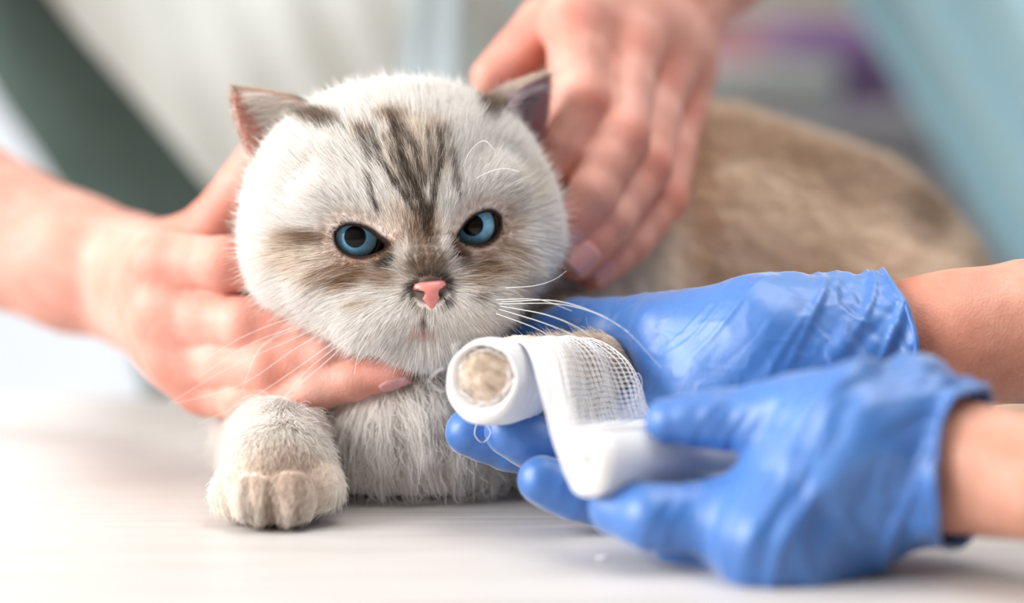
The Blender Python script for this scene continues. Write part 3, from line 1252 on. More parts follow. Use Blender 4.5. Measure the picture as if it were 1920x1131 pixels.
# ================================================================== THE GAUZE BANDAGE
def gauze_mat(name, col, scale, strength=0.5):
    """woven cotton: crossing fine threads in relief"""
    T = Tree(name)
    uv = T.n('ShaderNodeUVMap')
    mp = T.n('ShaderNodeMapping')
    mp.inputs['Scale'].default_value = scale
    T.l(uv, 0, mp, 0)
    w1 = T.n('ShaderNodeTexWave', Scale=1.0, Distortion=0.6)
    w1.bands_direction = 'X'
    w2 = T.n('ShaderNodeTexWave', Scale=1.0, Distortion=0.6)
    w2.bands_direction = 'Y'
    T.l(mp, 0, w1, 'Vector')
    T.l(mp, 0, w2, 'Vector')
    ad = T.n('ShaderNodeMath', operation='MAXIMUM')
    T.l(w1, 1, ad, 0)
    T.l(w2, 1, ad, 1)
    r = T.ramp([(0.0, tuple(lin(*col) * 0.90) + (1,)), (0.7, rgba(*col))])
    T.l(ad, 0, r, 0)
    T.l(r, 0, T.b, 'Base Color')
    T.set(Roughness=0.9, Specular_IOR_Level=0.1)
    T.b.inputs['Subsurface Weight'].default_value = 0.3
    T.b.inputs['Subsurface Radius'].default_value = (1, 1, 1)
    T.b.inputs['Subsurface Scale'].default_value = 0.002
    T.b.inputs['Sheen Weight'].default_value = 0.3
    bp = T.n('ShaderNodeBump', Strength=strength, Distance=0.0004)
    T.l(ad, 0, bp, 'Height')
    T.l(bp, 0, T.b, 'Normal')
    return T.m


M['gauze'] = gauze_mat('white_gauze', (246, 245, 245), (60, 60, 1), 0.35)
M['thread'] = plain('cotton_thread', (246, 245, 246), 0.9, 0.1, 0.0)


def uv_grid(o, n, m, su=1.0, sv=1.0):
    """lay a u,v chart over the first n*m points of a sheet"""
    uvl = o.data.uv_layers.new(name='UVMap')
    k = np.empty(len(o.data.loops), np.int64)
    o.data.loops.foreach_get('vertex_index', k)
    k = k % (n * m)
    uv = np.stack([(k % m) / (m - 1) * su, (k // m) / (n - 1) * sv], 1).astype(np.float32)
    uvl.data.foreach_set('uv', uv.ravel())


LA, LB = P(910, 703, 0.866), P(1135, 695, 0.925)
gz = empty('gauze_bandage', P(1095, 862, 0.83) * np.array([1, 1, 1]), 'white gauze bandage wound round the cat\'s raised paw, its roll pinched in a blue glove', 'bandage')
# wound cuff round the paw
ax = unit(0.42 * R_ + 0.90 * F_ - 0.02 * U_)
wu = unit(np.cross(ax, U_))
wu = wu if wu @ R_ > 0 else -wu
wv = np.cross(wu, ax)
wv = wv if wv @ U_ > 0 else -wv
c0 = P(902, 716, 0.860)
prof = [(0.026, 11.0, 0), (0.016, 10.8, 0), (0.007, 10.6, 0.0), (0.003, 10.9, .2), (0.0008, 11.7, .5), (0.0, 12.9, .8), (0.0010, 14.1, 1), (0.0035, 14.9, 1), (0.008, 15.2, 1), (0.014, 15.3, 1), (0.020, 15.3, 1), (0.028, 15.0, 1), (0.034, 14.6, 1)]
prof = spline(prof, 46)
an = np.linspace(0, 2 * math.pi, 97)
G = np.zeros((len(an), len(prof), 3))
for i, a in enumerate(an):
    for j, (x, r, o_) in enumerate(prof):
        wob = 0.35 * math.sin(3 * a + 1) + 0.25 * math.sin(7 * a + 2.0)
        lay = 0.38 * math.sin(x * 1300 + 2.0 * math.sin(a)) * o_ + 0.3 * o_ * math.sin(a * 2 - x * 160)
        rr = (r + wob * 0.5 + lay) * MM
        # the hole sits a little up and right inside the rim
        sh = (1 - o_) * np.array([0.0014, 0.0026])
        cw = wu * (rr * math.cos(a) + sh[0]) + wv * (rr * 1.0 * math.sin(a) + sh[1])
        G[i, j] = c0 + ax * x + cw
V, Q = sheet(G)
wrap = mesh_obj('paw_wrap', V, Q, M['gauze'])
uv_grid(wrap, len(an), len(prof), 0.9, 2.2)
adopt(wrap, gz)

# the strip of gauze running from the paw to the roll
rows = [
    [(958, 650, 0.888), (1010, 640, 0.902), (1065, 634, 0.920)],
    [(975, 655, 0.872), (1050, 636, 0.886), (1120, 650, 0.905)],
    [(990, 684, 0.862), (1085, 662, 0.874), (1166, 690, 0.893)],
    [(1004, 735, 0.853), (1105, 712, 0.863), (1190, 735, 0.878)],
    [(1021, 790, 0.846), (1120, 762, 0.854), (1203, 768, 0.867)],
    [(1037, 838, 0.839), (1135, 806, 0.846), (1220, 798, 0.860)],
    [(1058, 884, 0.831), (1155, 850, 0.839), (1240, 840, 0.852)],
]
SG = np.array([[P(*q) for q in r] for r in rows])
NV, NU = 60, 60
S1 = np.stack([spline(SG[:, k], NV) for k in range(3)], 1)          # along
GR = np.stack([spline(S1[i], NU) for i in range(NV)], 0)            # across: GR[v, u]
GN = vnormals(*sheet(GR)).reshape(GR.shape)
if (GN.reshape(-1, 3) @ (CAM - GR.reshape(-1, 3).mean(0))).mean() < 0:
    GN = -GN
vv = np.linspace(0, 1, NV)[:, None]
uu = np.linspace(0, 1, NU)[None, :]
GR = GR + GN * (0.0025 * np.sin(vv * math.pi) + 0.0006 * np.sin(uu * 21 + 3 * vv) * np.sin(vv * 3.1) + 0.0012 * np.sin(vv * math.pi) * np.sin(uu * 7 + 1))[..., None]


def on_strip(u, v, lift=0.0):
    a, b = u * (NU - 1), v * (NV - 1)
    i = np.clip(a.astype(int), 0, NU - 2)
    j = np.clip(b.astype(int), 0, NV - 2)
    fu, fv = (a - i)[:, None], (b - j)[:, None]
    p = (GR[j, i] * (1 - fu) + GR[j, i + 1] * fu) * (1 - fv) + (GR[j + 1, i] * (1 - fu) + GR[j + 1, i + 1] * fu) * fv
    n = (GN[j, i] * (1 - fu) + GN[j, i + 1] * fu)
    return p + n * np.broadcast_to(np.asarray(lift, float), (len(u),))[:, None]


# folded double along its near edge: closed cloth
nu, nv = 30, 70
Gb = np.zeros((nv, nu, 3))
for i, v in enumerate(np.linspace(0, 1, nv)):
    u1 = 0.28 - 0.13 * v
    u = np.linspace(0.0, u1, nu)
    Gb[i] = on_strip(u, np.full(nu, v), 0.0006)
V, Q = sheet(Gb, 0.0005)
o = mesh_obj('folded_edge', V, Q, M['gauze'])
uv_grid(o, nv, nu, 0.6, 2.0)
adopt(o, gz)
# open net: warp and weft threads
lines = []
rad = []
t = np.linspace(0, 1, 60)
nW = 26
for k in range(nW):
    u0 = 0.20 + 0.80 * (k / (nW - 1)) ** 1.75
    u = u0 + 0.004 * np.sin(t * 9 + k) + 0.002 * np.sin(t * 31 + 2.1 * k)
    lines.append(on_strip(np.clip(u, 0, 1), t, 0.0002 + 0.00008 * np.sin(t * 190 + math.pi * k)))
    rad.append(0.00019 if k % 6 else 0.00027)
nF = 30
s_ = np.linspace(0.16, 1, 54)
for k in range(nF):
    v0 = k / (nF - 1)
    v = v0 + 0.006 * np.sin(s_ * 8 + k * 0.7) - 0.02 * (s_ - 0.5) ** 2 + 0.002 * np.sin(s_ * 40 + k * 2.3)
    lines.append(on_strip(s_, np.clip(v, 0, 1), 0.0002 - 0.00008 * np.sin(s_ * 130 + math.pi * k)))
    rad.append(0.00019)
# the far edge, a doubled selvage
lines.append(on_strip(np.full(60, 0.995), t, 0.0003))
rad.append(0.00022)
V, Q = tubes(lines, rad, 4)
o = mesh_obj('gauze_net', V, Q, M['thread'])
o['kind'] = 'stuff'
adopt(o, gz)

# roll
r0, r1 = P(1100, 862, 0.815), P(1395, 846, 0.862)
ra = unit(r1 - r0)
rl = np.linalg.norm(r1 - r0)
ru = unit(np.cross(ra, U_))
rv = np.cross(ru, ra)
rv = rv if rv @ U_ > 0 else -rv
RR = 0.0118
an = np.linspace(0, 2 * math.pi, 73)
prof = [(0.006, 0.0), (0.006, 0.9), (0.0045, 1.5), (0.0014, 2.2), (0.0004, 4.0), (0.0008, 6.0), (-0.0004, 8.0), (-0.0003, 9.6), (0.0004, 10.9), (0.0018, 11.6), (0.004, 11.8), (0.02, 11.75), (0.04, 11.6), (rl - 0.003, 11.4), (rl - 0.0008, 10.8), (rl, 9.5), (rl, 0.0)]
pr = spline(prof, 70)
G = np.zeros((len(an), len(pr), 3))
for i, a in enumerate(an):
    for j, (x, r) in enumerate(pr):
        sp = 0.0015 * math.sin(r * 3.0 - a) * (x < 0.004) * (r > 1)
        w = 1 + 0.012 * math.sin(2 * a + 0.6) + 0.006 * math.sin(5 * a)
        G[i, j] = r0 + ra * (x + sp) + (ru * math.cos(a) + rv * math.sin(a)) * max(r, 0) * MM * w
V, Q = sheet(G)
o = mesh_obj('roll', V, Q, M['gauze'])
uv_grid(o, len(an), len(pr), 2.0, 2.4)
adopt(o, gz)
# the outer turn leaving the roll
n = 26
G = np.zeros((n, 24, 3))
for i, a in enumerate(np.linspace(math.radians(60), math.radians(330), n)):
    for j, x in enumerate(np.linspace(-0.0004, rl * 0.97, 24)):
        G[i, j] = r0 + ra * (x + 0.0004 * math.sin(7 * a)) + (ru * math.cos(a) + rv * math.sin(a)) * (RR + 0.0004 + 0.0003 * math.sin(a * 3))
V, Q = sheet(G, 0.0003)
o = mesh_obj('outer_turn', V, Q, M['gauze'])
uv_grid(o, n, 24, 2.4, 2.0)
adopt(o, gz)
# loose threads
loose = []
g = np.random.default_rng(3)
for k in range(26):                                       # frayed ends crossing the opening and round the rim
    a = g.uniform(0, 2 * math.pi)
    b = a + g.uniform(0.5, 1.5)
    q = [c0 + ax * 0.002 + wu * (0.0118 * math.cos(a) + 0.001) + wv * (0.0118 * math.sin(a) + 0.0018),
         c0 + ax * g.uniform(-0.001, 0.002) + wu * (0.0092 * math.cos((a + b) / 2) + 0.001) + wv * (0.0092 * math.sin((a + b) / 2) + 0.0018),
         c0 + ax * 0.002 + wu * (0.0115 * math.cos(b) + 0.001) + wv * (0.0115 * math.sin(b) + 0.0018)]
    loose.append(spline(q, 14))
for (pl, d) in (([(858, 665), (852, 650), (862, 642)], 0.861), ([(858, 672), (848, 660), (850, 643)], 0.862), ([(832, 690), (818, 698), (806, 710)], 0.863), ([(832, 735), (818, 730), (802, 712)], 0.863),
                ([(1190, 748), (1204, 722), (1196, 700), (1180, 712)], 0.880), ([(895, 790), (890, 815), (905, 830), (920, 812), (908, 792)], 0.880),
                ([(872, 700), (890, 730), (935, 756)], 0.8605), ([(865, 690), (880, 735), (930, 762), (962, 740)], 0.8605)):
    loose.append(spline([P(x, y, d) for x, y in pl], 20))
V, Q = tubes(loose, 0.00014, 4)
o = mesh_obj('loose_threads', V, Q, M['thread'])
o['kind'] = 'stuff'
adopt(o, gz)

# fleck of lint on the boards
g = np.random.default_rng(5)
c = P(1128, 1043, 0.83)
c[2] = 0.0002
u = np.linspace(-1, 1, 9)
G = np.zeros((7, 9, 3))
for i, b in enumerate(np.linspace(-1, 1, 7)):
    G[i, :, 0] = c[0] + 0.0016 * u * (1 - 0.3 * b * b)
    G[i, :, 1] = c[1] + 0.0009 * b + 0.0004 * np.sin(u * 3)
    G[i, :, 2] = c[2] + 0.0005 + 0.0006 * np.abs(np.sin(u * 2.2 + b)) + 0.0002 * b
V, Q = sheet(G, 0.0002)
V[:, 2] += 0.0001 - V[:, 2].min()
lint = mesh_obj('lint', V, Q, M['thread'])
tag(lint, 'tiny white fleck of lint on the table below the gauze roll', 'lint')

# ================================================================== THE CAT
cat = empty('cat', P(760, 900, 0.98) * np.array([1, 1, 0]), 'white cat with tabby forehead and blue eyes lying on the table', 'cat')

# head frame: x to the cat's left (picture right), y away from the viewer, z up; millimetres in f(x, forward, z)
ROLL, YAW, NOD = math.radians(6.0), math.radians(11.5), math.radians(2.5)
base = np.stack([R_, F_, U_], 1)
cr, sr = math.cos(ROLL), math.sin(ROLL)
Rr = np.array([[cr, 0, -sr], [0, 1, 0], [sr, 0, cr]])
cyw, syw = math.cos(YAW), math.sin(YAW)
Ry = np.array([[cyw, -syw, 0], [syw, cyw, 0], [0, 0, 1.0]])
cn, sn = math.cos(NOD), math.sin(NOD)
Rx = np.array([[1, 0, 0], [0, cn, -sn], [0, sn, cn]])
HM = base @ Rr @ Ry @ Rx
HO = P(752, 412, 0.945)


def hw(p):
    """head-local metres -> world"""
    return np.asarray(p) @ HM.T + HO


def hl(p):
    return (np.asarray(p) - HO) @ HM


def h3(x, f, z):
    return np.array([x, -f, z]) * MM


HF = Field(h3(-74, 66, -66), h3(74, -56, 62), 0.00095)
EYE = 22.7
EZ = -4.6
# skull
HF.add(ell(h3(0, -4, 11), (0.0560, 0.0455, 0.0415)), 0.01)
for s in (-1, 1):
    HF.add(ell(h3(s * 30, 3, -9), (0.0275, 0.031, 0.025)), 0.016)
    HF.add(ell(h3(s * 17, 16, -25), (0.019, 0.023, 0.0155)), 0.014)
HF.add(ell(h3(0, 17, -12), (0.037, 0.0235, 0.029)), 0.018)
HF.add(cone(h3(0, 32, 16), h3(0, 38, -4), 0.0115, 0.0100), 0.012)
HF.add(cone(h3(0, 38, -4), h3(0, 46, -22), 0.0098, 0.0078), 0.008)
HF.add(cone(h3(-6, 42, -14), h3(6, 42, -14), 0.0085, 0.0085), 0.008)
for s in (-1, 1):
    HF.add(cone(h3(s * 9, 37, 3), h3(s * 31, 31.5, 8.5), 0.0075, 0.0085), 0.008)
    HF.add(cone(h3(s * 14, 36, -20), h3(s * 33, 27, -17), 0.0075, 0.0095), 0.009)
    HF.add(ell(h3(s * 9.5, 39, -35), (0.0142, 0.0135, 0.0105)), 0.008)
    HF.add(ell(h3(s * 18, 32, -32), (0.014, 0.014, 0.0115)), 0.010)
HF.add(ell(h3(0, 34, -44.5), (0.0135, 0.0130, 0.0085)), 0.006)
# philtrum and mouth line
HF.cut(cone(h3(0, 55.0, -31), h3(0, 54.2, -39.5), 0.0009, 0.0008), 0.002)
for s in (-1, 1):
    HF.cut(cone(h3(0, 54.0, -39.5), h3(s * 7, 52.5, -42.5), 0.0008, 0.0008), 0.002)
    HF.cut(cone(h3(s * 7, 52.5, -42.5), h3(s * 13, 47.0, -43.0), 0.001, 0.0008), 0.002)
# lids: a ball over each eye, opened by an almond outline
ALM = np.array([(8.5, 1.8), (5.6, 4.2), (1.4, 4.1), (-3.0, 2.2), (-6.6, -1.0), (-9.8, -4.6), (-6.4, -6.4), (0.2, -7.4), (5.6, -5.4), (8.2, -1.8)])


def poly_sd(x, z, poly):
    d = np.full(np.broadcast(x, z).shape, 1e9)
    inside = np.zeros(d.shape, bool)
    n = len(poly)
    for i in range(n):
        a, b = poly[i], poly[(i + 1) % n]
        ex, ez = b[0] - a[0], b[1] - a[1]
        wx, wz = x - a[0], z - a[1]
        t = np.clip((wx * ex + wz * ez) / (ex * ex + ez * ez), 0, 1)
        d = np.minimum(d, (wx - ex * t) ** 2 + (wz - ez * t) ** 2)
        c = ((a[1] <= z) & (b[1] > z)) | ((b[1] <= z) & (a[1] > z))
        xi = a[0] + (z - a[1]) / (b[1] - a[1] + 1e-12) * (b[0] - a[0])
        inside ^= c & (x < xi)
    d = np.sqrt(d)
    return np.where(inside, -d, d)


almond = spline(np.vstack([ALM, ALM[:1]]), 60)[:-1]
EYES = {}
for s in (-1, 1):
    ec = h3(s * EYE, 28.5, EZ)
    EYES[s] = ec
    HF.add(ell(ec, (0.0122, 0.0122, 0.0115)), 0.004)

    def opening(x, y, z, s=s, ec=ec):
        d2 = poly_sd(s * (x - ec[0]) / MM + 0 * z, (z - ec[2]) / MM + 0 * x, almond) * MM
        depth = (y - ec[1]) + 0 * d2
        return np.maximum(d2 + 0 * depth, depth)
    HF.cut((opening, ec + np.array([-0.016, -0.045, -0.014]), ec + np.array([0.016, 0.0, 0.014])), 0.0012)
    HF.cut(ell(ec, (0.0108, 0.0108, 0.0108)), 0.0)
# nose leather sits in a notch
NOSE = h3(0, 52.5, -26.5)
Vh, Qh = HF.nets()
Vh = relax(Vh, Qh, 1, 0.4)
Nh = vnormals(Vh, Qh)
Lh = Vh.copy()

# ------------------------------------------------ coat colours (head)
WHITE = lin(253, 249, 245)
CREAM = lin(238, 226, 212)
TAN = lin(190, 160, 130)
BROWN = lin(130, 106, 86)
DARK = lin(70, 58, 48)
GREYB = lin(158, 138, 120)


def H2(px, py, f=42.0, k=0.2):
    """picture spot on the face -> face coordinates (mm) across and up"""
    dx, dy = px - 750, 410 - py
    x = (dx * cr + dy * sr) * k
    z = (-dx * sr + dy * cr) * k
    return np.array([(x - f * syw) / cyw, z])


STR = [([(752, 240), (764, 295), (780, 355), (797, 410), (800, 440)], 8, 1.0),
       ([(770, 255), (790, 310), (800, 360)], 5, 0.85),
       ([(715, 265), (735, 320), (760, 372), (782, 410)], 4.5, 0.95),
       ([(740, 280), (758, 330), (776, 385)], 4, 0.7),
       ([(828, 268), (826, 320), (815, 372), (806, 415)], 5, 0.95),
       ([(806, 262), (812, 310), (810, 350)], 3.5, 0.6),
       ([(694, 262), (708, 292), (716, 318)], 6, 0.75),
       ([(710, 345), (714, 378), (722, 408)], 3.6, 0.8),
       ([(848, 300), (856, 340), (862, 384)], 4, 0.75),
       ([(842, 258), (850, 285)], 5, 0.55)]
BLOT = [((773, 547), 10, 9, DARK, 0.9), ((823, 548), 9, 9, DARK, 0.9), ((797, 527), 36, 6, BROWN, 0.75), ((752, 238), 34, 20, TAN * 0.85, 0.85), ((700, 268), 20, 16, TAN, 0.55), ((822, 255), 20, 18, TAN, 0.45), ((790, 300), 70, 80, CREAM, 0.75),
        ((792, 440), 34, 44, GREYB, 0.9), ((798, 496), 44, 38, lin(146, 126, 108), 0.97), ((775, 425), 60, 50, TAN, 0.35),
        ((727, 474), 24, 34, BROWN, 1.0), ((737, 492), 17, 20, DARK, 0.95), ((856, 472), 22, 30, BROWN, 1.0), ((851, 458), 13, 17, DARK, 0.9), ((672, 492), 46, 12, lin(196, 164, 148), 0.8), ((900, 478), 40, 11, lin(196, 164, 148), 0.7),
        ((690, 516), 56, 22, lin(168, 136, 106), 0.95), ((640, 505), 40, 20, TAN, 0.6), ((700, 495), 40, 9, BROWN, 0.55), ((742, 520), 22, 18, TAN, 0.6),
        ((598, 446), 46, 18, lin(172, 140, 112), 0.9), ((575, 470), 30, 40, CREAM, 0.7), ((610, 480), 40, 30, CREAM, 0.6),
        ((905, 496), 56, 17, lin(168, 136, 106), 0.9), ((958, 462), 28, 22, TAN, 0.6), ((885, 515), 40, 22, TAN, 0.6), ((960, 410), 30, 40, CREAM, 0.7),
        ((962, 500), 45, 60, CREAM, 0.55), ((880, 545), 22, 8, BROWN, 0.55), ((700, 556), 30, 6, TAN, 0.4), ((1000, 350), 60, 60, CREAM, 0.35),
        ((795, 586), 6, 15, lin(128, 92, 84), 0.8), ((795, 604), 26, 5, lin(222, 164, 164), 0.75)]


def head_color(L, jit=0.0, rim=(0.9, 2.4)):
    """L: head-local metres"""
    q = np.stack([L[:, 0], L[:, 2]], 1) / MM
    if jit:
        q = q + rng.normal(0, jit, q.shape)
    q = q + 0.6 * np.stack([noise3(L, 180.0, 1), noise3(L, 180.0, 2)], 1)
    front = sstep(-20, 5, -L[:, 1] / MM)
    c = np.tile(WHITE, (len(L), 1))
    for (p, rx, rz, col, st) in BLOT:
        h = H2(*p)
        d = np.sqrt(((q[:, 0] - h[0]) / (rx * 0.2)) ** 2 + ((q[:, 1] - h[1]) / (rz * 0.2)) ** 2)
        w = st * (1 - sstep(0.35, 1.15, d)) * front
        c = c * (1 - w[:, None]) + col * w[:, None]
    for pts, wd, st in STR:
        hp_ = [H2(*p) for p in pts]
        d = np.full(len(q), 1e9)
        for a, b in zip(hp_[:-1], hp_[1:]):
            d = np.minimum(d, seg_dist(q, a, b)[0])
        w = st * 0.9 * (1 - sstep(wd * 0.2 * 0.45, wd * 0.2 * 1.6, d + 0.5 * noise3(L, 420.0, 12))) * front
        c = c * (1 - w[:, None]) + (DARK * 0.55 + BROWN * 0.45) * w[:, None]
    nd = np.sqrt((q[:, 0] / 6.6) ** 2 + ((q[:, 1] + 26.6) / 4.6) ** 2)
    w = 0.85 * (1 - sstep(0.85, 1.3, nd)) * sstep(40, 44, -L[:, 1] / MM)
    c = c * (1 - w[:, None]) + DARK * w[:, None]
    # dark tufts behind the ears
    for (x, z, rx, rz, a) in ((-29.5, 38.5, 11, 4.6, -0.62), (34.0, 37.5, 5.5, 8.5, -0.45)):
        dx, dz = q[:, 0] - x, q[:, 1] - z
        u = dx * math.cos(a) + dz * math.sin(a)
        v = -dx * math.sin(a) + dz * math.cos(a)
        w = 0.9 * (1 - sstep(0.5, 1.1, np.sqrt((u / rx) ** 2 + (v / rz) ** 2))) * sstep(-40, -22, -L[:, 1] / MM)
        c = c * (1 - w[:, None]) + (BROWN * 0.8) * w[:, None]
    # warm shade round the lids, stronger below and at the outer corner
    for s in (-1, 1):
        ec = EYES[s]
        d = poly_sd(s * (L[:, 0] - ec[0]) / MM, (L[:, 2] - ec[2]) / MM, almond)
        w = (1 - sstep(2.0, 6.5, d)) * (-L[:, 1] > -ec[1]) * (0.35 + 0.4 * sstep(1.0, -4.0, (L[:, 2] - ec[2]) / MM))
        c = c * (1 - w[:, None]) + lin(172, 142, 122) * w[:, None]
    # eye rims
    for s in (-1, 1):
        ec = EYES[s]
        d = poly_sd(s * (L[:, 0] - ec[0]) / MM, (L[:, 2] - ec[2]) / MM, almond)
        w = (1 - sstep(rim[0], rim[1], d)) * (-L[:, 1] > -ec[1])
        c = c * (1 - w[:, None]) + lin(52, 38, 32) * w[:, None]
    return c


def eye_gap(L):
    g = np.full(len(L), 99.0)
    for s in (-1, 1):
        ec = EYES[s]
        d = poly_sd(s * (L[:, 0] - ec[0]) / MM, (L[:, 2] - ec[2]) / MM, almond)
        g = np.minimum(g, np.where(-L[:, 1] > -ec[1] - 0.0, d, 99))
    return g


# ------------------------------------------------ body, legs, paws (world)
def ring_pt(px, py, d):
    return P(px, py, d)


BFd = Field((-0.16, 0.85, 0.0), (0.30, 1.30, 0.20), 0.0024)
chest = [ell(P(750, 780, 0.985), (0.052, 0.048, 0.040)), ell(P(775, 800, 0.962), (0.040, 0.034, 0.032)),
         cone(P(760, 430, 0.985), P(800, 700, 1.01), 0.036, 0.046),
         ell(P(860, 600, 1.035), (0.066, 0.062, 0.064)),
         ell(P(1040, 545, 1.06), (0.064, 0.060, 0.062)),
         ell(P(1320, 468, 1.10), (0.068, 0.066, 0.0655)),
         ell(P(1530, 520, 1.12), (0.064, 0.064, 0.0625)),
         ell(P(1690, 595, 1.10), (0.042, 0.048, 0.046)),
         cone(P(930, 790, 0.99), P(1060, 830, 1.0), 0.030, 0.028),
         cone(P(560, 790, 0.975), P(640, 720, 1.00), 0.022, 0.030),
         ell(P(1760, 800, 1.03), (0.050, 0.022, 0.014))]
for q in chest:
    BFd.add(q, 0.022)
Vb_, Qb_ = BFd.nets()
Vb_ = relax(Vb_, Qb_, 2)

# resting foreleg and paw (cat's right)
PF = Field(P(370, 1000, 0.86) * [1, 1, 0] + [0, -0.02, 0.0], P(700, 700, 1.0) + [0.02, 0.03, 0.03], 0.0011)
PF.add(cone(P(535, 800, 0.960), P(525, 885, 0.905), 0.0215, 0.0185), 0.01)
PF.add(ell(P(524, 892, 0.897), (0.0200, 0.020, 0.0155)), 0.01)
TOES = [((447, 925, 0.890), 0.0098), ((487, 938, 0.882), 0.0105), ((541, 936, 0.881), 0.0108), ((592, 915, 0.889), 0.0100)]
for (p, r) in TOES:
    a = P(*p)
    a[2] = max(a[2], r + 0.0005)
    b = P(p[0] + (525 - p[0]) * 0.35, p[1] - 42, p[2] + 0.016)
    pr = cone(a, b, r, r * 1.05)
    s, g = PF.box(pr, 0.012)
    PF.F[s] = smin(PF.F[s], pr[0](*g), 0.0012)
Vp, Qp = PF.nets()
Vp = relax(Vp, Qp, 1)
Vp[:, 2] = np.maximum(Vp[:, 2], 0.0004)

# lifted foreleg held in the glove (cat's left)
LA, LB, LCn = P(910, 703, 0.866), P(1135, 695, 0.925), P(1010, 640, 1.01)
RF = Field(np.minimum(np.minimum(LA, LB), LCn) - 0.035, np.maximum(np.maximum(LA, LB), LCn) + 0.035, 0.0011)
axw = unit(0.42 * R_ + 0.90 * F_ - 0.02 * U_)
RF.add(cone(LA + axw * 0.004, LA + axw * 0.03, 0.0108, 0.0130), 0.008)
RF.add(cone(LA + axw * 0.03, LB, 0.0118, 0.0120), 0.008)
RF.add(cone(LB, LCn, 0.0120, 0.026), 0.012)
RF.add(ell(P(1180, 698, 0.934), (0.0105, 0.012, 0.0125)), 0.006)
lax = -axw
lu = unit(np.cross(lax, [0, 0, 1]))
lv = np.cross(lu, lax)
for k, an in enumerate((2.6, 1.15, 0.35, -0.5, -1.9)):
    c = LA + (lu * math.cos(an) + lv * math.sin(an)) * (0.0054 if k else 0.005) - lax * (0.001 if k else 0.003)
    pr = cone(c, c - lax * 0.012, 0.0056, 0.0060)
    s, g = RF.box(pr, 0.01)
    RF.F[s] = smin(RF.F[s], pr[0](*g), 0.0014)
Vr, Qr = RF.nets()
Vr = relax(Vr, Qr, 1)


def body_color(p, jit=0.0):
    q = p + (rng.normal(0, jit, p.shape) if jit else 0)
    c = np.tile(WHITE * 0.97, (len(p), 1))
    # the back and flank are a warm cream, the chest white
    w = sstep(0.02, 0.10, q[:, 0] + 0.35 * (q[:, 1] - 1.0))
    col = lin(247, 236, 222)
    c = c * (1 - w[:, None]) + col * w[:, None]
    n = noise3(q, 26.0, 3) * 0.5 + noise3(q, 60.0, 4) * 0.5
    k = np.clip(w * (0.35 + 0.5 * n), 0, 1) * 0.55
    c = c * (1 - k[:, None]) + lin(224, 202, 180) * k[:, None]
    for (pp, r, cl, st) in ((P(1300, 400, 1.045), (0.010, 0.05, 0.045), lin(206, 172, 138), 0.6), (P(1400, 260, 1.06), (0.045, 0.03, 0.016), lin(200, 172, 144), 0.55),
                            (P(1600, 330, 1.08), (0.050, 0.04, 0.022), lin(176, 150, 124), 0.55), (P(1725, 400, 1.08), (0.018, 0.04, 0.018), lin(140, 118, 98), 0.7),
                            (P(1480, 300, 1.07), (0.030, 0.04, 0.016), lin(186, 160, 134), 0.45), (P(1830, 480, 1.09), (0.02, 0.04, 0.016), lin(140, 116, 92), 0.5)):
        d = np.sqrt((((q - pp) / np.array(r)) ** 2).sum(1))
        w = st * (1 - sstep(0.4, 1.2, d))
        c = c * (1 - w[:, None]) + cl * w[:, None]
    return c


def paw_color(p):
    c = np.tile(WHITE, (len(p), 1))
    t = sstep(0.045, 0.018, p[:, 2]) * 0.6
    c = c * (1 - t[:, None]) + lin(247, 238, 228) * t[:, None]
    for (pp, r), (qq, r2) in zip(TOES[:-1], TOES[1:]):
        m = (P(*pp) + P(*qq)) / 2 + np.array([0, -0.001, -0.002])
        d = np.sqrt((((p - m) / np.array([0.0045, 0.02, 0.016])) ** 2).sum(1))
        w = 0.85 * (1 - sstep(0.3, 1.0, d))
        c = c * (1 - w[:, None]) + BROWN * w[:, None]  # shade of the clefts between the toes, painted into the coat
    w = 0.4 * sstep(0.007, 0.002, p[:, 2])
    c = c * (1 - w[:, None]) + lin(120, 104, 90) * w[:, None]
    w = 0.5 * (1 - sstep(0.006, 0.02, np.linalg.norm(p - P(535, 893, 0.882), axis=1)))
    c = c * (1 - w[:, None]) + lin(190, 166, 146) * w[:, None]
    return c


def leg_color(p):
    c = np.tile(lin(232, 220, 206), (len(p), 1))
    d = np.linalg.norm(p - (LA + lax * 0.004 + lv * 0.0025 + lu * 0.0005), axis=1)
    w = 0.9 * (1 - sstep(0.0012, 0.0036, d))
    for q in (-lu * 0.0045 - lv * 0.0045, lu * 0.003 - lv * 0.0062, -lu * 0.006 + lv * 0.001):
        w = np.maximum(w, 0.6 * (1 - sstep(0.0006, 0.0028, np.linalg.norm(p - (LA + lax * 0.003 + q), axis=1))))  # small dark spots paint in the shade between these toes
    c = c * (1 - w[:, None]) + (BROWN * 0.5 + DARK * 0.5) * w[:, None]
    w = sstep(0.02, 0.0, np.linalg.norm(p - P(1190, 692, 0.925), axis=1)) * 0.8
    c = c * (1 - w[:, None]) + lin(206, 180, 146) * w[:, None]
    return c


# skin mesh: one object
WVh = hw(Vh)
WNh = Nh @ HM.T
hc = head_color(Lh)
V, Q = join_meshes([(WVh, Qh), (Vb_, Qb_), (Vp, Qp), (Vr, Qr)])
cbody = mesh_obj('body', V, Q, M['coat'])
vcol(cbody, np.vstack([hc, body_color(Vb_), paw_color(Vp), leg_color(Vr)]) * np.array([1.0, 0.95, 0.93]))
adopt(cbody, cat)

# ------------------------------------------------ ears
EARS = {
    -1: dict(A=h3(-23, 4, 39), B=h3(-54, -2, 25), T=h3(-59, -3, 56), cup=np.array([0.42, 0.90, 0.08]), depth=0.0120),
    1: dict(A=h3(37, 12, 33), B=h3(62, -15, 23), T=h3(64, -3, 50), cup=np.array([-0.78, 0.12, 0.62]), depth=0.0165),
}


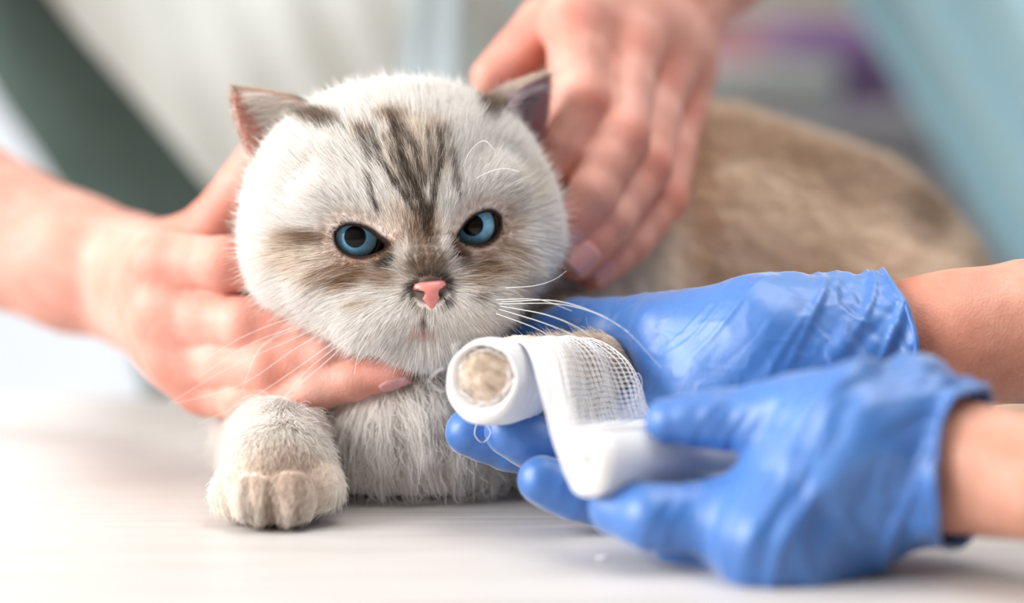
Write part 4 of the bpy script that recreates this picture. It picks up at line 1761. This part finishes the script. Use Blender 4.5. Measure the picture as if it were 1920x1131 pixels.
def ear_grid(e, n=26, m=30, off=0.0):
    A, B, T = e['A'], e['B'], e['T']
    cup = unit(e['cup'])
    G = np.zeros((n, m, 3))
    out = unit(A - B)
    for i, t in enumerate(np.linspace(0, 1, n)):
        w = (1 - t ** 1.6)
        w = max(w, 0.0) ** 0.80
        mid = (A + B) / 2 * (1 - t) + T * t
        lean = (A - B) * 0.05 * math.sin(math.pi * t)
        for j, s in enumerate(np.linspace(-1, 1, m)):
            half = (A - B) / 2 * w
            G[i, j] = mid + lean - half * s + cup * (e['depth'] * (1 - s * s) * (w ** 0.9) * (1 - 0.35 * t) + off)
    return G


M['ear_in'] = None
T = Tree('ear_skin')
at = T.n('ShaderNodeAttribute', attribute_name='Col')
T.l(at, 0, T.b, 'Base Color')
T.set(Roughness=0.6, Specular_IOR_Level=0.25)
tr = T.n('ShaderNodeBsdfTranslucent')
tr.inputs[0].default_value = (0.95, 0.55, 0.46, 1)
mx = T.n('ShaderNodeMixShader')
mx.inputs[0].default_value = 0.55
T.l(T.b, 0, mx, 1)
T.l(tr, 0, mx, 2)
T.l(mx, 0, T.out, 0)
M['ear_in'] = T.m
ear_data = {}
for s in (-1, 1):
    e = EARS[s]
    G = ear_grid(e)
    V, Q = sheet(hw(G.reshape(-1, 3)).reshape(G.shape), 0.0013)
    if s == 1:
        pass
    o = mesh_obj('ear', V, Q, M['ear_in'])
    k = G.shape[0] * G.shape[1]
    N = vnormals(V, Q)
    cupw = HM @ unit(e['cup'])
    back = (N @ cupw) > 0
    col = np.where(back[:, None], WHITE * 0.8, np.where((np.tile(np.linspace(-1, 1, G.shape[1]), G.shape[0] * 2) < 0.1)[:, None], lin(246, 224, 216), lin(238, 168, 156)) if s < 0 else lin(196, 152, 162))
    vcol(o, col)
    adopt(o, cat)
    ear_data[s] = (G, cupw)

# ------------------------------------------------ eyes
T = Tree('cat_eye')
at = T.n('ShaderNodeAttribute', attribute_name='Col')
T.l(at, 0, T.b, 'Base Color')
T.set(Roughness=0.35, Specular_IOR_Level=0.1)
T.b.inputs['Coat Weight'].default_value = 0.4
T.b.inputs['Coat Roughness'].default_value = 0.02
M['eye'] = T.m
for s in (-1, 1):
    ec = EYES[s]
    n, m = 72, 144
    th = np.linspace(0, 2.0, n) ** 1.0
    ph = np.linspace(0, 2 * math.pi, m, endpoint=False)
    TH, PH = np.meshgrid(th, ph, indexing='ij')
    R0 = 0.01065
    # gaze: straight at the lens
    g = unit((CAM - hw(ec)) @ HM)
    gx = unit(np.cross(g, [0, 0, 1.0]))
    gz = np.cross(gx, g)
    off = 0.0
    bul = R0 + 0.00055 * np.exp(-(TH / 0.55) ** 2)
    D = (np.cos(TH)[..., None] * g + np.sin(TH)[..., None] * (np.cos(PH)[..., None] * gx + np.sin(PH)[..., None] * gz)) * bul[..., None]
    pts = hw((ec + D).reshape(-1, 3))
    i, j = np.meshgrid(np.arange(n - 1), np.arange(m), indexing='ij')
    j2 = (j + 1) % m
    q = np.stack([i * m + j, (i + 1) * m + j, (i + 1) * m + j2, i * m + j2], -1).reshape(-1, 4)
    rr = (np.sin(TH) * R0 / MM).ravel()
    an = PH.ravel()
    st = 0.5 + 0.5 * noise3(np.stack([np.cos(an) * 9, np.sin(an) * 9, rr * 0.45], 1), 1.0, 5)
    st2 = 0.5 + 0.5 * noise3(np.stack([np.cos(an) * 26, np.sin(an) * 26, rr * 0.8], 1), 1.0, 6)
    t = np.clip((rr - 3.9) / 4.3, 0, 1)
    iris = lin(122, 190, 236) * (1 - t[:, None]) + lin(172, 228, 252) * t[:, None]
    iris = iris * (0.72 + 0.5 * (0.6 * st + 0.4 * st2))[:, None]
    w = sstep(7.7, 8.7, rr)
    iris = iris * (1 - w[:, None]) + lin(24, 30, 44) * w[:, None]
    w = sstep(8.9, 9.2, rr)
    iris = iris * (1 - w[:, None]) + lin(196, 176, 166) * w[:, None]
    w = sstep(4.25, 3.75, rr)
    iris = iris * (1 - w[:, None]) + lin(16, 12, 14) * w[:, None]
    o = mesh_obj('eye', pts, q, M['eye'])
    vcol(o, iris)
    adopt(o, cat)

# ------------------------------------------------ nose leather
NF = Field(h3(-9, 60, -38), h3(9, 44, -18), 0.0004)
NF.add(cone(h3(-4.0, 50.6, -25.2), h3(4.0, 50.6, -25.2), 0.0024, 0.0024), 0.001)
NF.add(cone(h3(-2.6, 52.0, -26.4), h3(2.6, 52.0, -26.4), 0.0030, 0.0030), 0.002)
NF.add(cone(h3(0, 52.0, -27.5), h3(0, 50.6, -33.0), 0.0032, 0.0017), 0.003)
for s in (-1, 1):
    NF.add(cone(h3(s * 4.6, 49.8, -25.6), h3(s * 5.8, 47.8, -27.6), 0.0020, 0.0015), 0.0015)
    NF.cut(ell(h3(s * 4.5, 52.4, -28.2), (0.0021, 0.0042, 0.0014)), 0.001)
    NF.cut(cone(h3(s * 4.6, 52.0, -28.2), h3(s * 6.6, 50.0, -26.6), 0.0009, 0.0006), 0.0008)
NF.cut(cone(h3(0, 55.4, -31.0), h3(0, 53.0, -34.5), 0.0007, 0.0009), 0.0008)
Vn, Qn = NF.nets()
Vn = relax(Vn, Qn, 2, 0.4)
T = Tree('nose_leather')
at = T.n('ShaderNodeAttribute', attribute_name='Col')
T.l(at, 0, T.b, 'Base Color')
T.set(Roughness=0.38, Specular_IOR_Level=0.5)
T.b.inputs['Subsurface Weight'].default_value = 0.3
T.b.inputs['Subsurface Radius'].default_value = (1, 0.3, 0.2)
T.b.inputs['Subsurface Scale'].default_value = 0.002
n2 = T.n('ShaderNodeTexVoronoi', Scale=1600.0)
T.l(T.coord(), 0, n2, 'Vector')
bp = T.n('ShaderNodeBump', Strength=0.2, Distance=0.0003)
T.l(n2, 0, bp, 'Height')
T.l(bp, 0, T.b, 'Normal')
nose = mesh_obj('nose', hw(Vn), Qn, T.m)
nc = np.tile(lin(222, 140, 134), (len(Vn), 1))
x, z, f = Vn[:, 0] / MM, Vn[:, 2] / MM, -Vn[:, 1] / MM
edge = np.maximum.reduce([sstep(-24.2, -22.9, z), sstep(3.9, 5.0, np.abs(x)) * (z < -25.6) + sstep(5.2, 6.4, np.abs(x)) * (z >= -25.6), sstep(2.2, 4.4, np.abs(x) - (z + 33) * 0.35 + 0.6) * (z < -28)])
nc = nc * (1 - 0.85 * edge[:, None]) + lin(66, 48, 44) * 0.85 * edge[:, None]
for s in (-1, 1):
    d = np.sqrt(((x - s * 4.4) / 2.3) ** 2 + ((z + 27.6) / 1.5) ** 2)
    w = 1 - sstep(0.55, 1.05, d)
    nc = nc * (1 - w[:, None]) + lin(30, 20, 20) * w[:, None]
vcol(nose, nc)
adopt(nose, cat)

# ------------------------------------------------ fur
HANDS = [handA.f, handB.f, handC.f, handD.f]


def grow(name, V, Q, N, count, dens, flow, length, color, lift=0.35, grav=0.0, wob=0.25, r0=0.00011, clump=0.35, csize=0.0035, K=5, seed=0, avoid=True, curl=0.0, fields=None, stray=0.045):
    """hair strands rooted all over a skin mesh; flow, length, color are functions of the root points"""
    g = np.random.default_rng(100 + seed)
    tri = np.concatenate([Q[:, [0, 1, 2]], Q[:, [0, 2, 3]]])
    a, b, c = V[tri[:, 0]], V[tri[:, 1]], V[tri[:, 2]]
    ar = np.linalg.norm(np.cross(b - a, c - a), axis=1)
    cen = (a + b + c) / 3
    fn = unit(np.cross(b - a, c - a))
    w = ar * dens(cen, fn)
    cdf = np.cumsum(w)
    pick = np.searchsorted(cdf, g.random(count) * cdf[-1])
    pick = np.minimum(pick, len(tri) - 1)
    u = np.sqrt(g.random(count))
    v = g.random(count)
    w0, w1, w2 = (1 - u)[:, None], (u * (1 - v))[:, None], (u * v)[:, None]
    T3 = tri[pick]
    p = V[T3[:, 0]] * w0 + V[T3[:, 1]] * w1 + V[T3[:, 2]] * w2
    n = unit(N[T3[:, 0]] * w0 + N[T3[:, 1]] * w1 + N[T3[:, 2]] * w2)
    f = flow(p, n)
    f = f + wob * 0.8 * np.stack([noise3(p, 90.0, seed + 1), noise3(p, 90.0, seed + 2), noise3(p, 90.0, seed + 3)], 1)
    f = f + g.normal(0, wob * 0.4, f.shape)
    f = unit(f - (f * n).sum(1, keepdims=True) * n)
    L = length(p, n) * (0.72 + 0.5 * g.random(count))
    li = lift if np.isscalar(lift) else lift(p)
    li = li * (0.7 + 0.6 * g.random(count))
    st = g.random(count) < stray
    L = np.where(st, L * 1.38, L)
    li = np.where(st, li * 1.9, li)
    X = np.zeros((count, K, 3))
    X[:, 0] = p - n * 0.0004
    step = L / (K - 1)
    cv = g.normal(0, 0.12 + curl, (count, 3))
    for k in range(1, K):
        t = (k - 0.5) / (K - 1)
        d = unit(f + n * (li * (1.35 - 0.9 * t))[:, None] + np.array([0, 0, -grav * t]) + cv * t)
        X[:, k] = X[:, k - 1] + d * step[:, None]
    # tips draw together in small locks
    if clump:
        h = np.floor(p / csize + 0.6 * np.stack([noise3(p, 200.0, 31), noise3(p, 200.0, 32), noise3(p, 200.0, 33)], 1)).astype(np.int64)
        key = (h[:, 0] * 73856093) ^ (h[:, 1] * 19349663) ^ (h[:, 2] * 83492791)
        uq, inv = np.unique(key, return_inverse=True)
        inv = inv.ravel()
        cnt = np.bincount(inv).astype(float)
        for k in range(1, K):
            t = k / (K - 1)
            mean = np.stack([np.bincount(inv, X[:, k, i]) for i in range(3)], 1) / cnt[:, None]
            X[:, k] += (mean[inv] - X[:, k]) * (clump * t ** 1.3 * g.random(count) ** 0.5)[:, None]
    col = color(p)
    keep = np.ones(count, bool)
    if avoid:
        for F in HANDS + (fields or []):
            for k in range(K):
                keep &= F.at(X[:, k]) > 0.0004
    keep &= (X[:, 1:, 2] > 0.0003).all(1)
    X, col, L = X[keep], col[keep], L[keep]
    m = len(X)
    cv_ = bpy.data.hair_curves.new(name)
    cv_.add_curves([K] * m)
    cv_.points.foreach_set('position', X.astype(np.float32).ravel())
    ra = cv_.attributes.get('radius') or cv_.attributes.new('radius', 'FLOAT', 'POINT')
    t = np.linspace(0, 1, K)
    rr = (r0 * (1 - 0.82 * t ** 1.5))[None, :] * (0.75 + 0.5 * g.random(m))[:, None]
    ra.data.foreach_set('value', rr.astype(np.float32).ravel())
    ca = cv_.attributes.new('Col', 'FLOAT_COLOR', 'CURVE')
    cc = np.ones((m, 4), np.float32)
    cc[:, :3] = np.clip(col * (0.84 + 0.3 * g.random((m, 1))), 0, 0.985)
    ca.data.foreach_set('color', cc.ravel())
    cv_.materials.append(M['fur'])
    o = bpy.data.objects.new(name, cv_)
    COL.objects.link(o)
    o['kind'] = 'stuff'
    adopt(o, cat)
    return o


VIEW = unit(CAM - HO)


# head
def hd_dens(c, n):
    L = hl(c)
    d = np.ones(len(c))
    d *= np.where(n @ VIEW < -0.35, 0.25, 1.0)
    g = eye_gap(L)
    d *= np.where(g < 0.9, 0.0, 1.0)
    nd = np.sqrt((L[:, 0] / 0.0050) ** 2 + ((L[:, 2] + 0.0275) / 0.0046) ** 2)
    d *= np.where((nd < 1.0) & (-L[:, 1] > 0.044), 0.0, 1.0)
    x, f, z = L[:, 0] / MM, -L[:, 1] / MM, L[:, 2] / MM
    d *= 1 + 1.2 * sstep(28, 40, f)
    return d


def hd_flow(p, n):
    L = hl(p)
    x, f, z = L[:, 0] / MM, -L[:, 1] / MM, L[:, 2] / MM
    o = L - h3(0, 50, -24)
    d = unit(o) + np.stack([0 * x, 0.25 + 0 * x, 0 * x], 1)
    # cheeks sweep down and out, forehead up and a little out
    ck = sstep(18, 40, np.abs(x)) * sstep(6, -20, z)
    d = d + ck[:, None] * np.stack([0.25 * np.sign(x), 0.2 + 0 * x, -0.55 + 0 * x], 1)
    mz = sstep(-26, -36, z)
    d = d + mz[:, None] * np.stack([0.25 * np.sign(x) * sstep(2, 8, np.abs(x)), 0 * x, -0.6 + 0 * x], 1)
    # around the eyes the hair parts from the lids
    for s in (-1, 1):
        ec = EYES[s]
        r = np.stack([x - ec[0] / MM, 0 * x, z - ec[2] / MM], 1)
        q = np.exp(-(np.linalg.norm(r, axis=1) / 13) ** 2)
        d = d + 0.9 * q[:, None] * unit(r)
    return d @ HM.T


def hd_len(p, n):
    L = hl(p)
    x, f, z = L[:, 0] / MM, -L[:, 1] / MM, L[:, 2] / MM
    l = 9.5 + 0 * x
    l = l + 3.5 * sstep(30, 52, np.abs(x)) * sstep(14, -12, z)
    l = l + 2.0 * sstep(-30, -46, z)
    face = np.exp(-((x / 13) ** 2 + ((z + 14) / 16) ** 2)) * sstep(25, 38, f)
    l = l * (1 - 0.72 * face)
    fore = sstep(20, 36, f) * np.exp(-(((z - 8) / 16) ** 2)) * np.exp(-((x / 24) ** 2))
    l = l * (1 - 0.35 * fore)
    muz = np.exp(-(((np.abs(x) - 8) / 11) ** 2 + ((z + 36) / 9) ** 2)) * sstep(30, 44, f)
    l = l * (1 - 0.55 * muz)
    g = eye_gap(L)
    l = np.minimum(l, 0.8 + np.maximum(g, 0) * 0.75)
    return l * MM


def hd_lift(p):
    L = hl(p)
    x, f, z = L[:, 0] / MM, -L[:, 1] / MM, L[:, 2] / MM
    return 0.42 - 0.17 * sstep(25, 42, f)


o = grow('fur', WVh, Qh, WNh, 190000, hd_dens, hd_flow, hd_len, lambda p: head_color(hl(p), 0.35, (0.6, 1.5)), hd_lift, 0.10, 0.30, 0.000095, 0.40, 0.0032, 6, 1)

# body
def bd_dens(c, n):
    d = np.where(n @ VIEW < -0.3, 0.3, 1.0)
    d = d * (1 + 1.2 * (c[:, 0] < 0.06))
    return d


def bd_flow(p, n):
    chestw = sstep(0.08, 0.0, p[:, 0])
    d = np.array([0.9, 0.5, -0.25]) * (1 - chestw[:, None]) + chestw[:, None] * np.stack([0.6 * noise3(p, 45.0, 8) + 0 * p[:, 0], -0.25 + 0 * p[:, 0], -1.0 + 0 * p[:, 0]], 1)
    return d


def bd_len(p, n):
    chestw = sstep(0.08, 0.0, p[:, 0])
    l = 0.011 + 0.014 * chestw
    return l * (0.75 + 0.25 * sstep(0.0, 0.02, p[:, 2]))


Nb_ = vnormals(Vb_, Qb_)
grow('fur', Vb_, Qb_, Nb_, 105000, bd_dens, bd_flow, bd_len, lambda p: body_color(p, 0.003), lambda p: 0.30 + 0.22 * sstep(0.08, 0.0, p[:, 0]), 0.25, 0.42, 0.00015, 0.86, 0.0095, 7, 2, True, 0.2)
# resting paw
Np = vnormals(Vp, Qp)


def pw_flow(p, n):
    return np.tile(np.array([-0.05, -0.75, -0.75]), (len(p), 1))


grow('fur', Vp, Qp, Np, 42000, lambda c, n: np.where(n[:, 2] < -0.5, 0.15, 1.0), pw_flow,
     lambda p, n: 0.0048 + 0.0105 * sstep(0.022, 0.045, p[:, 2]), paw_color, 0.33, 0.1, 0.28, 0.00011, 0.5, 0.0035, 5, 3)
# lifted leg
Nr = vnormals(Vr, Qr)


def lg_len(p, n):
    t = (p - LA) @ (-lax)
    l = 0.0042 + 0.006 * sstep(0.035, 0.055, t)
    return np.where((t > 0.004) & (t < 0.045), 0.0018, l)


grow('fur', Vr, Qr, Nr, 30000, lambda c, n: np.where(n @ VIEW < -0.4, 0.3, 1.0), lambda p, n: np.tile(lax + np.array([0, 0, 0.2]), (len(p), 1)), lg_len, leg_color,
     0.45, 0.0, 0.35, 0.00010, 0.4, 0.003, 5, 4)
# ears: short coat on the back, long wisps inside
for s in (-1, 1):
    G, cupw = ear_data[s]
    e = EARS[s]
    Gw = hw(G.reshape(-1, 3)).reshape(G.shape)
    V0, Q0 = sheet(Gw)
    N0 = vnormals(V0, Q0)
    if (N0 @ cupw).mean() < 0:
        N0 = -N0
        Q0 = Q0[:, ::-1]
    Vo, No = V0 + N0 * 0.0007, N0
    Tw, Aw, Bw = hw(e['T']), hw(e['A']), hw(e['B'])
    ax = unit(Tw - (Aw + Bw) / 2)

    def ear_back_col(p, s=s, Tw=Tw, Aw=Aw, Bw=Bw, ax=ax):
        t = ((p - (Aw + Bw) / 2) @ ax) / np.linalg.norm(Tw - (Aw + Bw) / 2)
        c = np.tile(lin(228, 214, 200) if s > 0 else lin(232, 220, 208), (len(p), 1))
        w = 0.85 * sstep(0.55, 0.05, t) * (1 if s < 0 else 0.75)
        w = w * sstep(-0.4, 0.25, ((p - (Aw + Bw) / 2) @ unit(Aw - Bw)) / np.linalg.norm(Aw - Bw) * 2)
        return c * (1 - w[:, None]) + BROWN * 0.8 * w[:, None]
    grow('fur', Vo, Q0, No, 9000, lambda c, n: np.ones(len(c)), lambda p, n, ax=ax: np.tile(ax, (len(p), 1)), lambda p, n: 0.0045 + 0 * p[:, 0], ear_back_col,
         0.22, 0.0, 0.2, 0.0001, 0.3, 0.003, 5, 10 + s)
    Vi, Ni, Qi = V0 - N0 * 0.0007, -N0, Q0[:, ::-1]
    inn = unit(Aw - Bw)
    mid = (Aw + Bw) / 2
    hl_ = np.linalg.norm(Aw - Bw) / 2
    H = np.linalg.norm(Tw - mid)

    def ear_in_dens(c, n, s=s, mid=mid, inn=inn, ax=ax, hl_=hl_, H=H):
        u = ((c - mid) @ inn) / hl_
        t = ((c - mid) @ ax) / H
        d = 0.06 + 1.0 * sstep(-0.15, 0.55, u + 0.10 * t) + 0.9 * sstep(0.30, 0.0, t)
        return d

    def ear_in_flow(p, n, inn=inn, ax=ax):
        return np.tile(-inn * 0.9 + ax * 0.45, (len(p), 1))

    def ear_in_len(p, n, mid=mid, inn=inn, hl_=hl_):
        u = ((p - mid) @ inn) / hl_
        return 0.0045 + 0.0115 * sstep(-0.5, 0.5, u)
    grow('fur', Vi, Qi, Ni, 9000 if s < 0 else 3600, ear_in_dens, ear_in_flow, ear_in_len,
         lambda p, s=s: np.tile(lin(248, 240, 234) if s < 0 else lin(214, 200, 206), (len(p), 1)), 0.28, 0.05, 0.40, 0.00009, 0.45, 0.004, 7, 20 + s, True, 0.15)

# ------------------------------------------------ whiskers, each its own strand
T = Tree('whisker_keratin')
T.set(Base_Color=(0.9, 0.88, 0.85, 1), Roughness=0.35, Specular_IOR_Level=0.5)
M['whisker'] = T.m
WH = [([(640, 575, 0.898), (547, 596, 0.885), (455, 632, 0.880), (378, 677, 0.880)], 0.2),
      ([(645, 590, 0.896), (560, 612, 0.884), (470, 645, 0.878), (372, 708, 0.876)], 0.18),
      ([(660, 597, 0.896), (560, 650, 0.884), (450, 722, 0.876), (316, 760, 0.872)], 0.2),
      ([(655, 588, 0.896), (540, 640, 0.886), (430, 690, 0.878), (316, 757, 0.874)], 0.2),
      ([(672, 622, 0.896), (579, 692, 0.884), (515, 768, 0.878)], 0.2),
      ([(665, 615, 0.896), (600, 660, 0.886), (480, 742, 0.878), (372, 796, 0.874)], 0.24),
      ([(668, 626, 0.895), (610, 680, 0.884), (545, 735, 0.880), (520, 765, 0.878)], 0.2),
      ([(650, 600, 0.896), (567, 614, 0.886), (490, 652, 0.880), (452, 735, 0.876)], 0.16),
      ([(690, 640, 0.896), (672, 665, 0.890), (664, 702, 0.886)], 0.16),
      ([(646, 582, 0.897), (600, 590, 0.890), (500, 640, 0.882), (466, 690, 0.880)], 0.15),
      ([(948, 540, 0.900), (1002, 536, 0.892), (1040, 524, 0.890), (1062, 508, 0.890)], 0.15),
      ([(930, 562, 0.898), (1010, 562, 0.888), (1072, 583, 0.882)], 0.16),
      ([(940, 566, 0.898), (1040, 564, 0.886), (1120, 588, 0.878), (1178, 622, 0.874)], 0.2),
      ([(938, 574, 0.897), (1030, 592, 0.884), (1100, 625, 0.876), (1150, 672, 0.872)], 0.18),
      ([(936, 580, 0.897), (1020, 606, 0.884), (1090, 636, 0.876), (1135, 668, 0.874)], 0.16),
      ([(930, 588, 0.897), (1000, 614, 0.885), (1060, 645, 0.880)], 0.15),
      ([(935, 570, 0.897), (1060, 572, 0.884), (1160, 610, 0.876), (1240, 690, 0.870)], 0.15),
      ([(868, 312, 0.905), (884, 280, 0.895), (908, 264, 0.888), (928, 282, 0.884)], 0.16),
      ([(892, 335, 0.905), (918, 322, 0.894), (946, 316, 0.888), (974, 322, 0.884)], 0.15)]
for pts, r in WH:
    l = spline([P(*p) for p in pts], 22)
    rr = r * MM * 0.62 * (1.0 - 0.8 * np.linspace(0, 1, 22)) + 0.00003
    V, Q = tubes([l], [rr], 5)
    adopt(mesh_obj('whisker', V, Q, M['whisker']), cat)
